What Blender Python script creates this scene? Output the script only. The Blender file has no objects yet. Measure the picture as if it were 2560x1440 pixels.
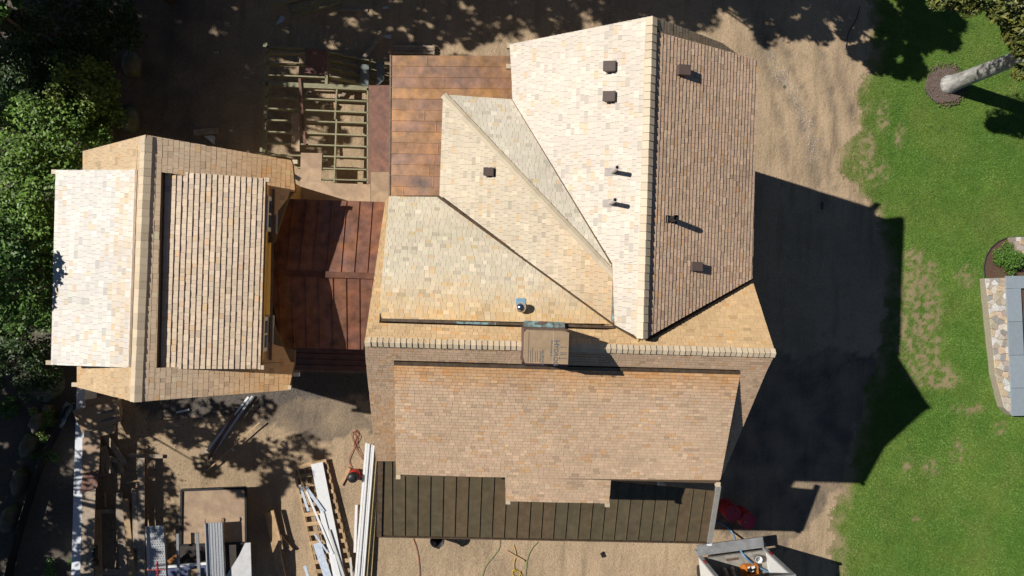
import bpy, math, random
import numpy as np
from mathutils import Vector, Matrix, noise
random.seed(7)
SC = bpy.context.scene
COL = SC.collection
PI = math.pi

# ------------------------------------------------------------------ camera
FPX, CX, CY, HC = 1707.0, 1280.0, 720.0, 25.0      # focal length and centre in photo pixels, flying height
NADIR, YAW = (1200.0, 715.0), 2.0
n_ = Vector(((NADIR[0]-CX)/FPX, -(NADIR[1]-CY)/FPX, -1)).normalized()
Zc = -n_
a_ = math.radians(YAW)
Xc = Vector((math.cos(a_), -math.sin(a_), 0)); Xc = (Xc - Zc*Xc.dot(Zc)).normalized()
Yc = Zc.cross(Xc)
RC = Matrix((Xc, Yc, Zc))                          # camera vector -> world vector
cam = bpy.data.cameras.new('camera'); camo = bpy.data.objects.new('camera', cam); COL.objects.link(camo)
cam.sensor_width = 36.0; cam.sensor_fit = 'HORIZONTAL'; cam.lens = FPX/2560*36
cam.clip_start = 0.1; cam.clip_end = 2000
M4 = RC.to_4x4(); M4.translation = Vector((0, 0, HC)); camo.matrix_world = M4
SC.camera = camo

# ------------------------------------------------------------------ sky, sun, exposure
EL, AZ = math.radians(43.0), math.radians(-14.5)   # shadows fall to the right, a little down
sdir = Vector((math.cos(EL)*math.cos(AZ), math.cos(EL)*math.sin(AZ), -math.sin(EL)))
world = bpy.data.worlds.new('World'); SC.world = world; world.use_nodes = True
wn = world.node_tree; bg = wn.nodes['Background']
sky = wn.nodes.new('ShaderNodeTexSky'); sky.sky_type = 'NISHITA'; sky.sun_disc = False
sky.sun_elevation = EL; sky.sun_rotation = math.atan2(-sdir.x, -sdir.y)
sky.dust_density = 0.0; sky.air_density = 0.6
wn.links.new(sky.outputs[0], bg.inputs[0]); bg.inputs[1].default_value = 0.05
sl = bpy.data.lights.new('sun', 'SUN'); sl.energy = 5.0; sl.angle = math.radians(0.53); sl.color = (1.0, 0.95, 0.87)
so = bpy.data.objects.new('sun', sl); COL.objects.link(so)
so.rotation_euler = sdir.to_track_quat('-Z', 'Y').to_euler(); so.location = (-20, 6, 40)
SC.view_settings.view_transform = 'Standard'; SC.view_settings.look = 'None'
SC.view_settings.exposure = 0.0; SC.view_settings.gamma = 1.0; SC.view_settings.use_curve_mapping = False
SC.cycles.max_bounces = 6; SC.cycles.diffuse_bounces = 3

# ------------------------------------------------------------------ picture -> place
def ray(px, py):
    return RC @ Vector(((px-CX)/FPX, -(py-CY)/FPX, -1))
def W(px, py, z=0.0):
    d = ray(px, py); t = (z-HC)/d.z
    return Vector((d.x*t, d.y*t, z))
class Plane:
    """roof plane through two contour lines: z = z0 + sx*(X-X0) + sy*(Y-Y0)"""
    def __init__(s, axis, p1, z1, p2, z2):
        a, b = W(*p1, z1), W(*p2, z2)
        i = 0 if axis == 'X' else 1
        m = (z2-z1)/(b[i]-a[i])
        s.sx, s.sy = (m, 0) if i == 0 else (0, m)
        s.c = z1 - m*a[i]; s.axis = axis; s.m = m
        s.n = Vector((-s.sx, -s.sy, 1)).normalized()
        s.down = Vector((-s.sx, -s.sy, -(s.sx**2+s.sy**2))).normalized()
        s.u = s.n.cross(s.down)
    def z(s, x, y): return s.c + s.sx*x + s.sy*y
    def hit(s, px, py, lift=0.0):
        d = ray(px, py)
        t = (s.c + lift - HC)/(d.z - s.sx*d.x - s.sy*d.y)
        return Vector((d.x*t, d.y*t, HC+d.z*t))

# ------------------------------------------------------------------ materials
MATS = {}
def mat(name, col=(.5, .5, .5), rough=.7, metal=0., var=.2, scale=5., bump=0., bscale=60., attr=False, orand=0., col2=None, stretch=None, spec=.5, trans=0.):
    if name in MATS: return MATS[name]
    m = bpy.data.materials.new(name); m.use_nodes = True; MATS[name] = m
    nt = m.node_tree; N = nt.nodes; L = nt.links; b = N['Principled BSDF']
    b.inputs['Roughness'].default_value = rough; b.inputs['Metallic'].default_value = metal
    b.inputs['Specular IOR Level'].default_value = spec
    tc = N.new('ShaderNodeTexCoord'); vec = tc.outputs['Object']
    if stretch:
        mp = N.new('ShaderNodeMapping'); mp.inputs['Scale'].default_value = stretch; L.new(vec, mp.inputs[0]); vec = mp.outputs[0]
    no = N.new('ShaderNodeTexNoise'); no.inputs['Scale'].default_value = scale; no.inputs['Detail'].default_value = 6; no.inputs['Roughness'].default_value = .62
    L.new(vec, no.inputs['Vector'])
    rmp = N.new('ShaderNodeMapRange'); rmp.inputs[1].default_value = .3; rmp.inputs[2].default_value = .7
    rmp.inputs[3].default_value = 1-var; rmp.inputs[4].default_value = 1+var
    L.new(no.outputs[0], rmp.inputs[0])
    if attr:
        at = N.new('ShaderNodeAttribute'); at.attribute_name = 'col'; src = at.outputs['Color']
        if name.startswith('copper'):
            n2 = N.new('ShaderNodeTexNoise'); n2.inputs['Scale'].default_value = 1.3; n2.inputs['Detail'].default_value = 7; n2.inputs['Roughness'].default_value = .65
            L.new(vec, n2.inputs['Vector'])
            for lo, hi, tint in ((.52, .70, (.55, .72, 1.0)), (.50, .34, (1.18, 1.1, .72))):
                r2 = N.new('ShaderNodeMapRange'); r2.inputs[1].default_value = lo; r2.inputs[2].default_value = hi; r2.inputs[4].default_value = .85; L.new(n2.outputs[0], r2.inputs[0])
                mx = N.new('ShaderNodeMix'); mx.data_type = 'RGBA'; mx.blend_type = 'MULTIPLY'; mx.inputs[7].default_value = (*tint, 1)
                L.new(r2.outputs[0], mx.inputs[0]); L.new(src, mx.inputs[6]); src = mx.outputs[2]
    elif col2:
        n2 = N.new('ShaderNodeTexNoise'); n2.inputs['Scale'].default_value = scale*.35; n2.inputs['Detail'].default_value = 5
        L.new(vec, n2.inputs['Vector'])
        r2 = N.new('ShaderNodeMapRange'); r2.inputs[1].default_value = .42; r2.inputs[2].default_value = .6; L.new(n2.outputs[0], r2.inputs[0])
        mx = N.new('ShaderNodeMix'); mx.data_type = 'RGBA'; mx.inputs[6].default_value = (*col, 1); mx.inputs[7].default_value = (*col2, 1)
        L.new(r2.outputs[0], mx.inputs[0]); src = mx.outputs[2]
    else:
        rg = N.new('ShaderNodeRGB'); rg.outputs[0].default_value = (*col, 1); src = rg.outputs[0]
    sc = N.new('ShaderNodeVectorMath'); sc.operation = 'SCALE'; L.new(src, sc.inputs[0])
    fac = rmp.outputs[0]
    if orand:
        oi = N.new('ShaderNodeObjectInfo'); mr = N.new('ShaderNodeMapRange')
        mr.inputs[3].default_value = 1-orand; mr.inputs[4].default_value = 1+orand; L.new(oi.outputs['Random'], mr.inputs[0])
        mu = N.new('ShaderNodeMath'); mu.operation = 'MULTIPLY'; L.new(fac, mu.inputs[0]); L.new(mr.outputs[0], mu.inputs[1]); fac = mu.outputs[0]
    L.new(fac, sc.inputs['Scale']); L.new(sc.outputs[0], b.inputs['Base Color'])
    if bump:
        nb = N.new('ShaderNodeTexNoise'); nb.inputs['Scale'].default_value = bscale; nb.inputs['Detail'].default_value = 4; L.new(vec, nb.inputs['Vector'])
        bp = N.new('ShaderNodeBump'); bp.inputs['Strength'].default_value = bump; bp.inputs['Distance'].default_value = .02
        L.new(nb.outputs[0], bp.inputs['Height']); L.new(bp.outputs[0], b.inputs['Normal'])
    if trans:
        b.inputs['Transmission Weight'].default_value = trans
    return m

shingle_m = mat('cedar_shingle', rough=.5, var=.10, scale=55, bump=.25, bscale=120, attr=True, spec=.55)
cap_m = mat('cedar_ridge_cap', (.58, .47, .33), rough=.5, var=.10, scale=40, orand=.12, bump=.2, bscale=90, spec=.5)
deck_m = mat('roof_sheathing', (.13, .085, .05), var=.15)
cop_red = mat('copper_red_brown', attr=True, rough=.42, metal=.25, var=.42, scale=3.2, bump=.08, bscale=9)
cop_olive = mat('olive_copper', attr=True, rough=.5, metal=.0, var=.22, scale=4, bump=.06, bscale=9, spec=.35)
cop_dark = mat('copper_flashing', (.14, .10, .07), rough=.5, metal=.3, var=.35, scale=8, col2=(.13, .085, .05))
verdi = mat('copper_verdigris', (.12, .085, .065), rough=.65, var=.35, scale=22, col2=(.21, .34, .34))
wall_m = mat('wall_shingle', (.42, .29, .12), var=.15, scale=12, bump=.2)
white_m = mat('white_paint', (.78, .79, .80), rough=.5, var=.06, scale=8, orand=.05)
trim_m = mat('grey_white_trim', (.60, .60, .58), rough=.5, var=.08)
glass_m = mat('window_glass', (.05, .07, .09), rough=.08, var=.2, spec=.8)
treated = mat('treated_lumber', (.29, .27, .165), var=.3, scale=6, orand=.15, bump=.15, stretch=(1, 6, 6))
pine = mat('pine_lumber', (.46, .31, .17), var=.25, scale=5, orand=.2, bump=.15)
oldwood = mat('weathered_lumber', (.34, .27, .20), var=.3, scale=7, orand=.22, bump=.15)
ply = mat('plywood_sheet', (.36, .25, .165), var=.22, scale=3.5, orand=.12, col2=(.44, .31, .2))
plyred = mat('reddish_plywood', (.25, .125, .09), var=.3, scale=5, orand=.1, col2=(.19, .10, .08))
card = mat('cardboard', (.37, .26, .16), var=.14, scale=7, orand=.12)
ink = mat('box_ink', (.115, .13, .14), var=.1)
alu = mat('aluminium', (.62, .64, .66), rough=.42, metal=.75, var=.12, scale=20)
steel = mat('galvanised_steel', (.34, .35, .36), rough=.45, metal=.6, var=.2)
chrome = mat('polished_steel', (.75, .76, .78), rough=.12, metal=1., var=.03)
blueflash = mat('blue_flashing', (.20, .36, .50), rough=.5, var=.3, scale=30)
brownvent = mat('brown_vent', (.10, .07, .06), rough=.5, var=.12)
pipe_m = mat('pale_pipe', (.55, .50, .47), rough=.4, var=.1)
black_m = mat('black_plastic', (.018, .018, .02), rough=.45, var=.2)
red_m = mat('red_drum_paint', (.50, .03, .035), rough=.4, var=.25, scale=5)
redp = mat('red_plastic', (.50, .025, .02), rough=.4, var=.1)
orange_p = mat('orange_plastic', (.55, .19, .03), rough=.5, var=.1)
yellow_c = mat('yellow_cord', (.60, .40, .04), rough=.6, var=.1)
green_c = mat('green_cord', (.12, .25, .06), rough=.6, var=.1)
red_c = mat('red_cord', (.30, .05, .03), rough=.6, var=.1)
blue_c = mat('blue_hose', (.12, .25, .42), rough=.5, var=.1)
bluew = mat('blue_white_wrap', (.55, .62, .72), rough=.4, var=.2, scale=9)
tarp_m = mat('teal_tarp', (.20, .28, .30), rough=.45, var=.4, scale=12, col2=(.35, .42, .42))
stone_m = mat('field_stone', rough=.8, var=.2, scale=14, attr=True, bump=.4, bscale=35)
slab_m = mat('bluestone_cap', (.27, .32, .36), rough=.7, var=.07, scale=6, orand=.05)
boulder_m = mat('mossy_boulder', (.16, .145, .125), rough=.9, var=.35, scale=4, col2=(.10, .12, .05), bump=.5, bscale=12)
mulch_m = mat('brown_mulch', (.12, .065, .045), rough=.95, var=.5, scale=30, bump=.8, bscale=60)
mulch_g = mat('grey_mulch', (.15, .115, .10), rough=.95, var=.45, scale=30, bump=.8, bscale=60)
bark_m = mat('grey_bark', (.40, .39, .37), rough=.95, var=.4, scale=9, col2=(.24, .235, .22), bump=1., bscale=30, stretch=(1, 1, .4))
bark_d = mat('brown_bark', (.10, .075, .055), rough=.9, var=.3, scale=6, bump=.5, bscale=25)
leaf_m = mat('leaves', rough=.5, var=.15, scale=20, attr=True, spec=.4)
grass_m = mat('grass_blades', rough=.6, var=.12, scale=4, attr=True, spec=.3)
pebble_m = mat('pebbles', rough=.85, var=.2, scale=30, attr=True)
glassy = mat('red_lamp_lens', (.3, .02, .02), rough=.2, var=.05)

# ------------------------------------------------------------------ mesh helpers
class MB:
    def __init__(s): s.v, s.f, s.c = [], [], []
    def poly(s, pts, col=None):
        i = len(s.v); s.v += [tuple(p) for p in pts]; s.f.append(list(range(i, i+len(pts)))); s.c.append(col or (.5, .5, .5))
    def add(s, verts, faces, col=None):
        i = len(s.v); s.v += [tuple(p) for p in verts]
        for f in faces: s.f.append([i+k for k in f]); s.c.append(col or (.5, .5, .5))
    def prism(s, top, bot, col=None):
        n = len(top)
        s.add(list(top)+list(bot), [list(range(n)), list(range(2*n-1, n-1, -1))]+[[k, n+k, n+(k+1) % n, (k+1) % n] for k in range(n)], col)
    def box(s, c, sz, rot=None, col=None):
        c = Vector(c); x, y, z = [q/2 for q in sz]
        P = [Vector(p) for p in ((-x,-y,-z),(x,-y,-z),(x,y,-z),(-x,y,-z),(-x,-y,z),(x,-y,z),(x,y,z),(-x,y,z))]
        if rot is not None: P = [rot @ p for p in P]
        s.add([c+p for p in P], [[3,2,1,0],[4,5,6,7],[0,1,5,4],[1,2,6,5],[2,3,7,6],[3,0,4,7]], col)
    def bar(s, a, b, w, h, col=None, up=Vector((0, 0, 1))):
        a, b = Vector(a), Vector(b); d = (b-a); L = d.length; d.normalize()
        side = d.cross(up).normalized(); u2 = side.cross(d).normalized()
        R = Matrix((d, side, u2)).transposed()
        s.box((a+b)/2, (L, w, h), R, col)
    def tube(s, pts, r, n=8, col=None, cap=True):
        pts = [Vector(p) for p in pts]; rs = r if isinstance(r, (list, tuple)) else [r]*len(pts)
        i0 = len(s.v); prev = None
        for k, p in enumerate(pts):
            t = (pts[min(k+1, len(pts)-1)]-pts[max(k-1, 0)]).normalized()
            ref = Vector((0, 0, 1)) if abs(t.z) < .95 else Vector((1, 0, 0))
            x = t.cross(ref).normalized(); y = t.cross(x)
            for j in range(n):
                a = 2*PI*j/n; s.v.append(tuple(p+(x*math.cos(a)+y*math.sin(a))*rs[k]))
        for k in range(len(pts)-1):
            for j in range(n):
                a, b = i0+k*n+j, i0+k*n+(j+1) % n
                s.f.append([a, b, b+n, a+n]); s.c.append(col or (.5,.5,.5))
        if cap:
            s.f.append([i0+j for j in range(n)][::-1]); s.c.append(col or (.5,.5,.5))
            e = i0+(len(pts)-1)*n; s.f.append([e+j for j in range(n)]); s.c.append(col or (.5,.5,.5))
    def lathe(s, c, prof, n=20, col=None):
        c = Vector(c); i0 = len(s.v)
        for r, z in prof:
            for j in range(n):
                a = 2*PI*j/n; s.v.append((c.x+r*math.cos(a), c.y+r*math.sin(a), c.z+z))
        for k in range(len(prof)-1):
            for j in range(n):
                a, b = i0+k*n+j, i0+k*n+(j+1) % n
                s.f.append([a, b, b+n, a+n]); s.c.append(col or (.5,.5,.5))
        s.f.append([i0+j for j in range(n)][::-1]); s.c.append(col or (.5,.5,.5))
        e = i0+(len(prof)-1)*n; s.f.append([e+j for j in range(n)]); s.c.append(col or (.5,.5,.5))
    def build(s, name, m, parent=None, smooth=False, origin=None, attr=None):
        me = bpy.data.meshes.new(name)
        v = s.v
        o = bpy.data.objects.new(name, me)
        if origin is not None:
            og = Vector(origin); v = [tuple(Vector(p)-og) for p in v]; o.location = og
        me.from_pydata(v, [], s.f)
        if attr is None: attr = m in (shingle_m, cop_red, cop_olive, stone_m, leaf_m, grass_m, pebble_m)
        if attr:
            at = me.attributes.new('col', 'FLOAT_COLOR', 'FACE')
            arr = np.ones((len(s.f), 4), dtype=np.float32); arr[:, :3] = np.array(s.c, dtype=np.float32)
            at.data.foreach_set('color', arr.ravel())
        me.materials.append(m)
        if smooth: me.polygons.foreach_set('use_smooth', [True]*len(s.f))
        me.update()
        COL.objects.link(o)
        if parent is not None:
            o.parent = parent
            if origin is not None: o.location = Vector(origin)-parent.location
            else: o.location = -Vector(parent.location)
        return o
def tag(o, label, cat, group=None):
    o['label'] = label; o['category'] = cat
    if group: o['group'] = group
    return o
def empty(name, loc, label, cat, group=None):
    o = bpy.data.objects.new(name, None); COL.objects.link(o); o.location = loc; o.empty_display_size = .2
    return tag(o, label, cat, group)
def struct(o): o['kind'] = 'structure'; return o
def stuff(o): o['kind'] = 'stuff'; return o
def jit(c, a): 
    k = 1+random.uniform(-a, a); return tuple(min(.9, max(0, x*k*(1+random.uniform(-a*.25, a*.25)))) for x in c)
def lerp(a, b, t): return tuple(x+(y-x)*t for x, y in zip(a, b))
def clip_poly(poly, clip):
    def side(p, a, b): return (b[0]-a[0])*(p[1]-a[1])-(b[1]-a[1])*(p[0]-a[0])
    area = sum(clip[i][0]*clip[(i+1) % len(clip)][1]-clip[(i+1) % len(clip)][0]*clip[i][1] for i in range(len(clip)))
    if area < 0: clip = clip[::-1]
    out = list(poly)
    for i in range(len(clip)):
        a, b = clip[i], clip[(i+1) % len(clip)]
        inp, out = out, []
        if not inp: return []
        for j in range(len(inp)):
            p, q = inp[j], inp[(j+1) % len(inp)]
            sp, sq = side(p, a, b), side(q, a, b)
            if sp >= 0: out.append(p)
            if (sp > 0 > sq) or (sp < 0 < sq):
                t = sp/(sp-sq); out.append((p[0]+(q[0]-p[0])*t, p[1]+(q[1]-p[1])*t))
    return out
def fbm(x, y, s, o=4, z=0.): return noise.fractal(Vector((x*s, y*s, z)), 1.0, 2.0, o)

# =================================================================== THE SETTING: ground, yard, lawn
g = MB(); g.poly([(-260,-260,-.06),(260,-260,-.06),(260,260,-.06),(-260,260,-.06)])
struct(g.build('ground', mat('far_ground', (.10, .10, .05), rough=1., var=.4, scale=.4, bump=.3)))

def dirt_material(name, dry, dark):
    m = bpy.data.materials.new(name); m.use_nodes = True; nt = m.node_tree; N = nt.nodes; L = nt.links; b = N['Principled BSDF']
    b.inputs['Roughness'].default_value = .95; b.inputs['Specular IOR Level'].default_value = .2
    tc = N.new('ShaderNodeTexCoord')
    def nz(s, d=8, r=.6, vec=None, dist=0):
        n = N.new('ShaderNodeTexNoise'); n.inputs['Scale'].default_value = s; n.inputs['Detail'].default_value = d; n.inputs['Roughness'].default_value = r; n.inputs['Distortion'].default_value = dist
        L.new(vec or tc.outputs['Object'], n.inputs['Vector']); return n.outputs[0]
    mp = N.new('ShaderNodeMapping'); mp.inputs['Scale'].default_value = (2.2, .28, 1); mp.inputs['Rotation'].default_value = (0, 0, .22); L.new(tc.outputs['Object'], mp.inputs[0])
    big, fine, trk, mid = nz(.35, 6), nz(14, 10, .72), nz(1.1, 7, .6, mp.outputs[0]), nz(2.1, 9, .7, None, .6)
    def mix(a, b_, f, lo, hi):
        r = N.new('ShaderNodeMapRange'); r.inputs[1].default_value = lo; r.inputs[2].default_value = hi; L.new(f, r.inputs[0])
        x = N.new('ShaderNodeMix'); x.data_type = 'RGBA'
        for k, s in ((6, a), (7, b_)):
            if isinstance(s, tuple): x.inputs[k].default_value = (*s, 1)
            else: L.new(s, x.inputs[k])
        L.new(r.outputs[0], x.inputs[0]); return x.outputs[2]
    c = mix(dry, dark, big, .45, .68)
    c = mix(c, lerp(dark, (.26, .20, .13), .45), trk, .50, .72)
    c = mix(c, lerp(dark, (.2, .2, .14), .4), mid, .56, .74)
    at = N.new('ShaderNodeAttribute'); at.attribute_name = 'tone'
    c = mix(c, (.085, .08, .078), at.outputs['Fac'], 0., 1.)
    mr = N.new('ShaderNodeMapRange'); mr.inputs[1].default_value = .25; mr.inputs[2].default_value = .75; mr.inputs[3].default_value = .68; mr.inputs[4].default_value = 1.25; L.new(fine, mr.inputs[0])
    sc = N.new('ShaderNodeVectorMath'); sc.operation = 'SCALE'; L.new(c, sc.inputs[0]); L.new(mr.outputs[0], sc.inputs['Scale'])
    L.new(sc.outputs[0], b.inputs['Base Color'])
    bp = N.new('ShaderNodeBump'); bp.inputs['Strength'].default_value = .7; bp.inputs['Distance'].default_value = .05; L.new(fine, bp.inputs['Height'])
    bp2 = N.new('ShaderNodeBump'); bp2.inputs['Strength'].default_value = .5; bp2.inputs['Distance'].default_value = .12; L.new(mid, bp2.inputs['Height']); L.new(bp.outputs[0], bp2.inputs['Normal'])
    L.new(bp2.outputs[0], b.inputs['Normal'])
    return m
dirt_m = dirt_material('dirt', (.50, .37, .24), (.37, .275, .18))
LB = [(2192,-80),(2191,0),(2191,140),(2184,172),(2164,205),(2154,262),(2163,320),(2128,360),(2112,405),(2140,450),(2200,520),(2232,640),(2228,800),(2205,900),(2172,1000),(2150,1100),(2130,1200),(2100,1275),(2095,1340),(2105,1440),(2110,1530)]
LBW = [W(*p) for p in LB]
def lawn_x(y):
    for p, q in zip(LBW, LBW[1:]):
        if p.y >= y >= q.y: return p.x+(q.x-p.x)*(p.y-y)/(p.y-q.y+1e-9)
    return LBW[0].x if y > LBW[0].y else LBW[-1].x
def inpoly(x, y, P):
    c = False; j = len(P)-1
    for i in range(len(P)):
        if (P[i][1] > y) != (P[j][1] > y) and x < (P[j][0]-P[i][0])*(y-P[i][1])/(P[j][1]-P[i][1])+P[i][0]: c = not c
        j = i
    return c
GRAVEL = [tuple(W(*p)[:2]) for p in [(330,985),(720,930),(930,930),(940,1010),(880,990),(740,1000),(600,1035),(360,1050)]]
YARD_SHADE_SOIL = [tuple(W(*p)[:2]) for p in [(560,1000),(900,985),(940,1090),(800,1075),(610,1062)]]  # dark soil with the outbuilding and leaf shade painted into its tone
HOUSE_SHADE = [tuple(W(*p)[:2]) for p in [(1880,900),(2140,880),(2230,900),(2140,1080),(2080,1260),(1960,1380),(1800,1330),(1790,1180)]]  # shade of the big house painted into the dirt tone
def grid(name, x0, x1, y0, y1, st, zf, m, keep=None, tone=None):
    nx, ny = int((x1-x0)/st)+1, int((y1-y0)/st)+1
    V = []; T = []
    for j in range(ny):
        for i in range(nx):
            x, y = x0+i*st, y0+j*st
            V.append((x, y, zf(x, y)))
            if tone: T.append(tone(x, y))
    Fc = []
    for j in range(ny-1):
        for i in range(nx-1):
            a = j*nx+i
            if keep is None or keep(x0+(i+.5)*st, y0+(j+.5)*st): Fc.append((a, a+1, a+nx+1, a+nx))
    me = bpy.data.meshes.new(name); me.from_pydata(V, [], Fc)
    if tone:
        at = me.attributes.new('tone', 'FLOAT', 'POINT'); at.data.foreach_set('value', T)
    me.materials.append(m); me.polygons.foreach_set('use_smooth', [True]*len(Fc)); me.update()
    o = bpy.data.objects.new(name, me); COL.objects.link(o); return struct(o)
RUTS = [[W(*p) for p in q] for q in ([(1900,40),(1920,140),(1960,210),(1995,270),(2020,340),(2040,420),(2060,520)], [(1935,60),(1985,170),(2030,270),(2060,370),(2085,470)], [(2095,150),(2110,200),(2130,260),(2140,310)], [(1920,170),(1940,240),(1960,330),(1968,400)], [(2050,120),(2075,210),(2090,300),(2095,380)])]
def rut(x, y):
    b = 9.
    for k, R in enumerate(RUTS):
        for p, q in zip(R, R[1:]):
            dx, dy = q.x-p.x, q.y-p.y; t = max(0, min(1, ((x-p.x)*dx+(y-p.y)*dy)/(dx*dx+dy*dy)))
            d = math.hypot(x-p.x-dx*t, y-p.y-dy*t)/(1.25 if k == 0 else .8)
            if d < b: b = d
    return b
def yard_z(x, y):
    return (-.05*max(0, 1-rut(x, y)/.3) if 9 < x < 15 else 0)+ .05*fbm(x, y, .35)+.011*fbm(x, y, 1.7)
def dirt_tone(x, y):
    t = 0
    if x > 9: t = max(0, .42-rut(x+.12*fbm(x, y, 1.5), y)*1.5)*(.8+1.2*fbm(x, y, 1.9))
    if inpoly(x+.25*fbm(x, y, 1.3), y+.25*fbm(y, x, 1.3), GRAVEL): t = .8
    if inpoly(x+.5*fbm(x, y, .8), y+.5*fbm(y, x, .8), HOUSE_SHADE): t = max(t, .5+.4*fbm(x, y, 1.1))
    if inpoly(x+.5*fbm(x, y, .8), y+.5*fbm(y, x, .8), YARD_SHADE_SOIL): t = max(t, .55+.3*fbm(x, y, 1.1))
    if y > 3.2 and x < -7.6: t = max(t, min(.72, (-7.6-x)*.22)+.2*fbm(x, y, 1.2))  # woodland soil tone, deepened with painted tree shade
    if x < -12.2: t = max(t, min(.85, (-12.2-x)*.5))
    return max(0, min(1, t))
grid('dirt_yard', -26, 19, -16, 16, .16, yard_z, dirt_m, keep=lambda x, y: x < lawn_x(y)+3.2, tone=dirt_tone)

# lawn: turf sheet with bare patches, and blades standing on it
BARE = [(2290,700,45,55),(2300,760,50,60),(2290,850,60,60),(2320,930,55,35),(2280,640,18,18),(2360,950,35,20),(2420,1020,40,14),(2325,1165,24,22),(2265,1160,14,22),(2390,1130,14,30),(2165,370,20,40),(2205,300,14,40),(2245,340,12,30),(2500,1070,18,14),(2285,1300,10,9),(2410,690,24,26),(2180,430,40,30)]
BAREW = []
for px, py, rx, ry in BARE:
    c = W(px, py); BAREW.append((c.x, c.y, rx*HC/FPX, ry*HC/FPX))
def green(x, y):
    d = x-lawn_x(y)
    gq = min(1., max(0., d/.55+.45+.9*fbm(x, y, 1.6, 5)))
    for cx, cy, rx, ry in BAREW:
        q = ((x-cx)/rx)**2+((y-cy)/ry)**2
        if q < 2.2:
            gq -= max(0, 1.0-q*.46)*max(0, .62+2.6*fbm(x, y, 4.6, 5, 3.))
    return max(0., min(1., gq))
turf = bpy.data.materials.new('turf'); turf.use_nodes = True
def turf_nodes():
    nt = turf.node_tree; N = nt.nodes; L = nt.links; b = N['Principled BSDF']; b.inputs['Roughness'].default_value = .95
    b.inputs['Specular IOR Level'].default_value = .1
    at = N.new('ShaderNodeAttribute'); at.attribute_name = 'tone'
    tc = N.new('ShaderNodeTexCoord')
    n1 = N.new('ShaderNodeTexNoise'); n1.inputs['Scale'].default_value = 12; n1.inputs['Detail'].default_value = 9; n1.inputs['Roughness'].default_value = .75; L.new(tc.outputs['Object'], n1.inputs[0])
    n2 = N.new('ShaderNodeTexNoise'); n2.inputs['Scale'].default_value = .5; n2.inputs['Detail'].default_value = 5; L.new(tc.outputs['Object'], n2.inputs[0])
    gm = N.new('ShaderNodeMix'); gm.data_type = 'RGBA'; gm.inputs[6].default_value = (.085, .17, .025, 1); gm.inputs[7].default_value = (.13, .19, .035, 1)
    r = N.new('ShaderNodeMapRange'); r.inputs[1].default_value = .4; r.inputs[2].default_value = .62; L.new(n2.outputs[0], r.inputs[0]); L.new(r.outputs[0], gm.inputs[0])
    dm = N.new('ShaderNodeMix'); dm.data_type = 'RGBA'; dm.inputs[6].default_value = (.29, .235, .13, 1); L.new(gm.outputs[2], dm.inputs[7]); L.new(at.outputs['Fac'], dm.inputs[0])
    mr = N.new('ShaderNodeMapRange'); mr.inputs[1].default_value = .25; mr.inputs[2].default_value = .75; mr.inputs[3].default_value = .75; mr.inputs[4].default_value = 1.25; L.new(n1.outputs[0], mr.inputs[0])
    sc = N.new('ShaderNodeVectorMath'); sc.operation = 'SCALE'; L.new(dm.outputs[2], sc.inputs[0]); L.new(mr.outputs[0], sc.inputs['Scale']); L.new(sc.outputs[0], b.inputs['Base Color'])
    bp = N.new('ShaderNodeBump'); bp.inputs['Strength'].default_value = .7; bp.inputs['Distance'].default_value = .05; L.new(n1.outputs[0], bp.inputs['Height']); L.new(bp.outputs[0], b.inputs['Normal'])
turf_nodes()
def lawn_z(x, y): return yard_z(x, y)+.006+.07*max(0, min(1, (x-lawn_x(y)+.1)/.9))
grid('lawn', 12.2, 26, -16, 16, .11, lawn_z, turf, keep=lambda x, y: x > lawn_x(y)-.25+.35*fbm(x, y, 2.2), tone=green)
gb = MB(); rg = random.Random(3)
GV, GF, GC = [], [], []
for k in range(190000):
    x, y = rg.uniform(12.4, 21.5), rg.uniform(-11.6, 11.6)
    gq = green(x, y)
    if rg.random() > gq*1.1-.05: continue
    z = lawn_z(x, y); a = rg.uniform(0, 2*PI); L_ = rg.uniform(.035, .075); w = rg.uniform(.008, .016)
    dx, dy = math.cos(a), math.sin(a); hz = rg.uniform(.02, .05)
    i = len(GV)
    GV += [(x-dy*w, y+dx*w, z), (x+dy*w, y-dx*w, z), (x+dx*L_, y+dy*L_, z+hz)]
    GF.append((i, i+1, i+2))
    t = .5+.55*fbm(x, y, .4)+.5*fbm(x, y, 1.6, 3, 7.)+rg.uniform(-.14, .14)
    dry = max(0., .45*fbm(x+9, y, .8)+rg.uniform(-.15, .08))+max(0, .35-(x-lawn_x(y))*.3)
    c = lerp((.07, .165, .022), (.145, .25, .042), max(0, min(1, t)))
    GC.append(lerp(c, (.22, .19, .065), max(0, min(.8, dry))))
gb.v, gb.f, gb.c = GV, GF, GC
stuff(tag(gb.build('grass', grass_m), 'green mown grass growing over the lawn on the right', 'grass'))

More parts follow.
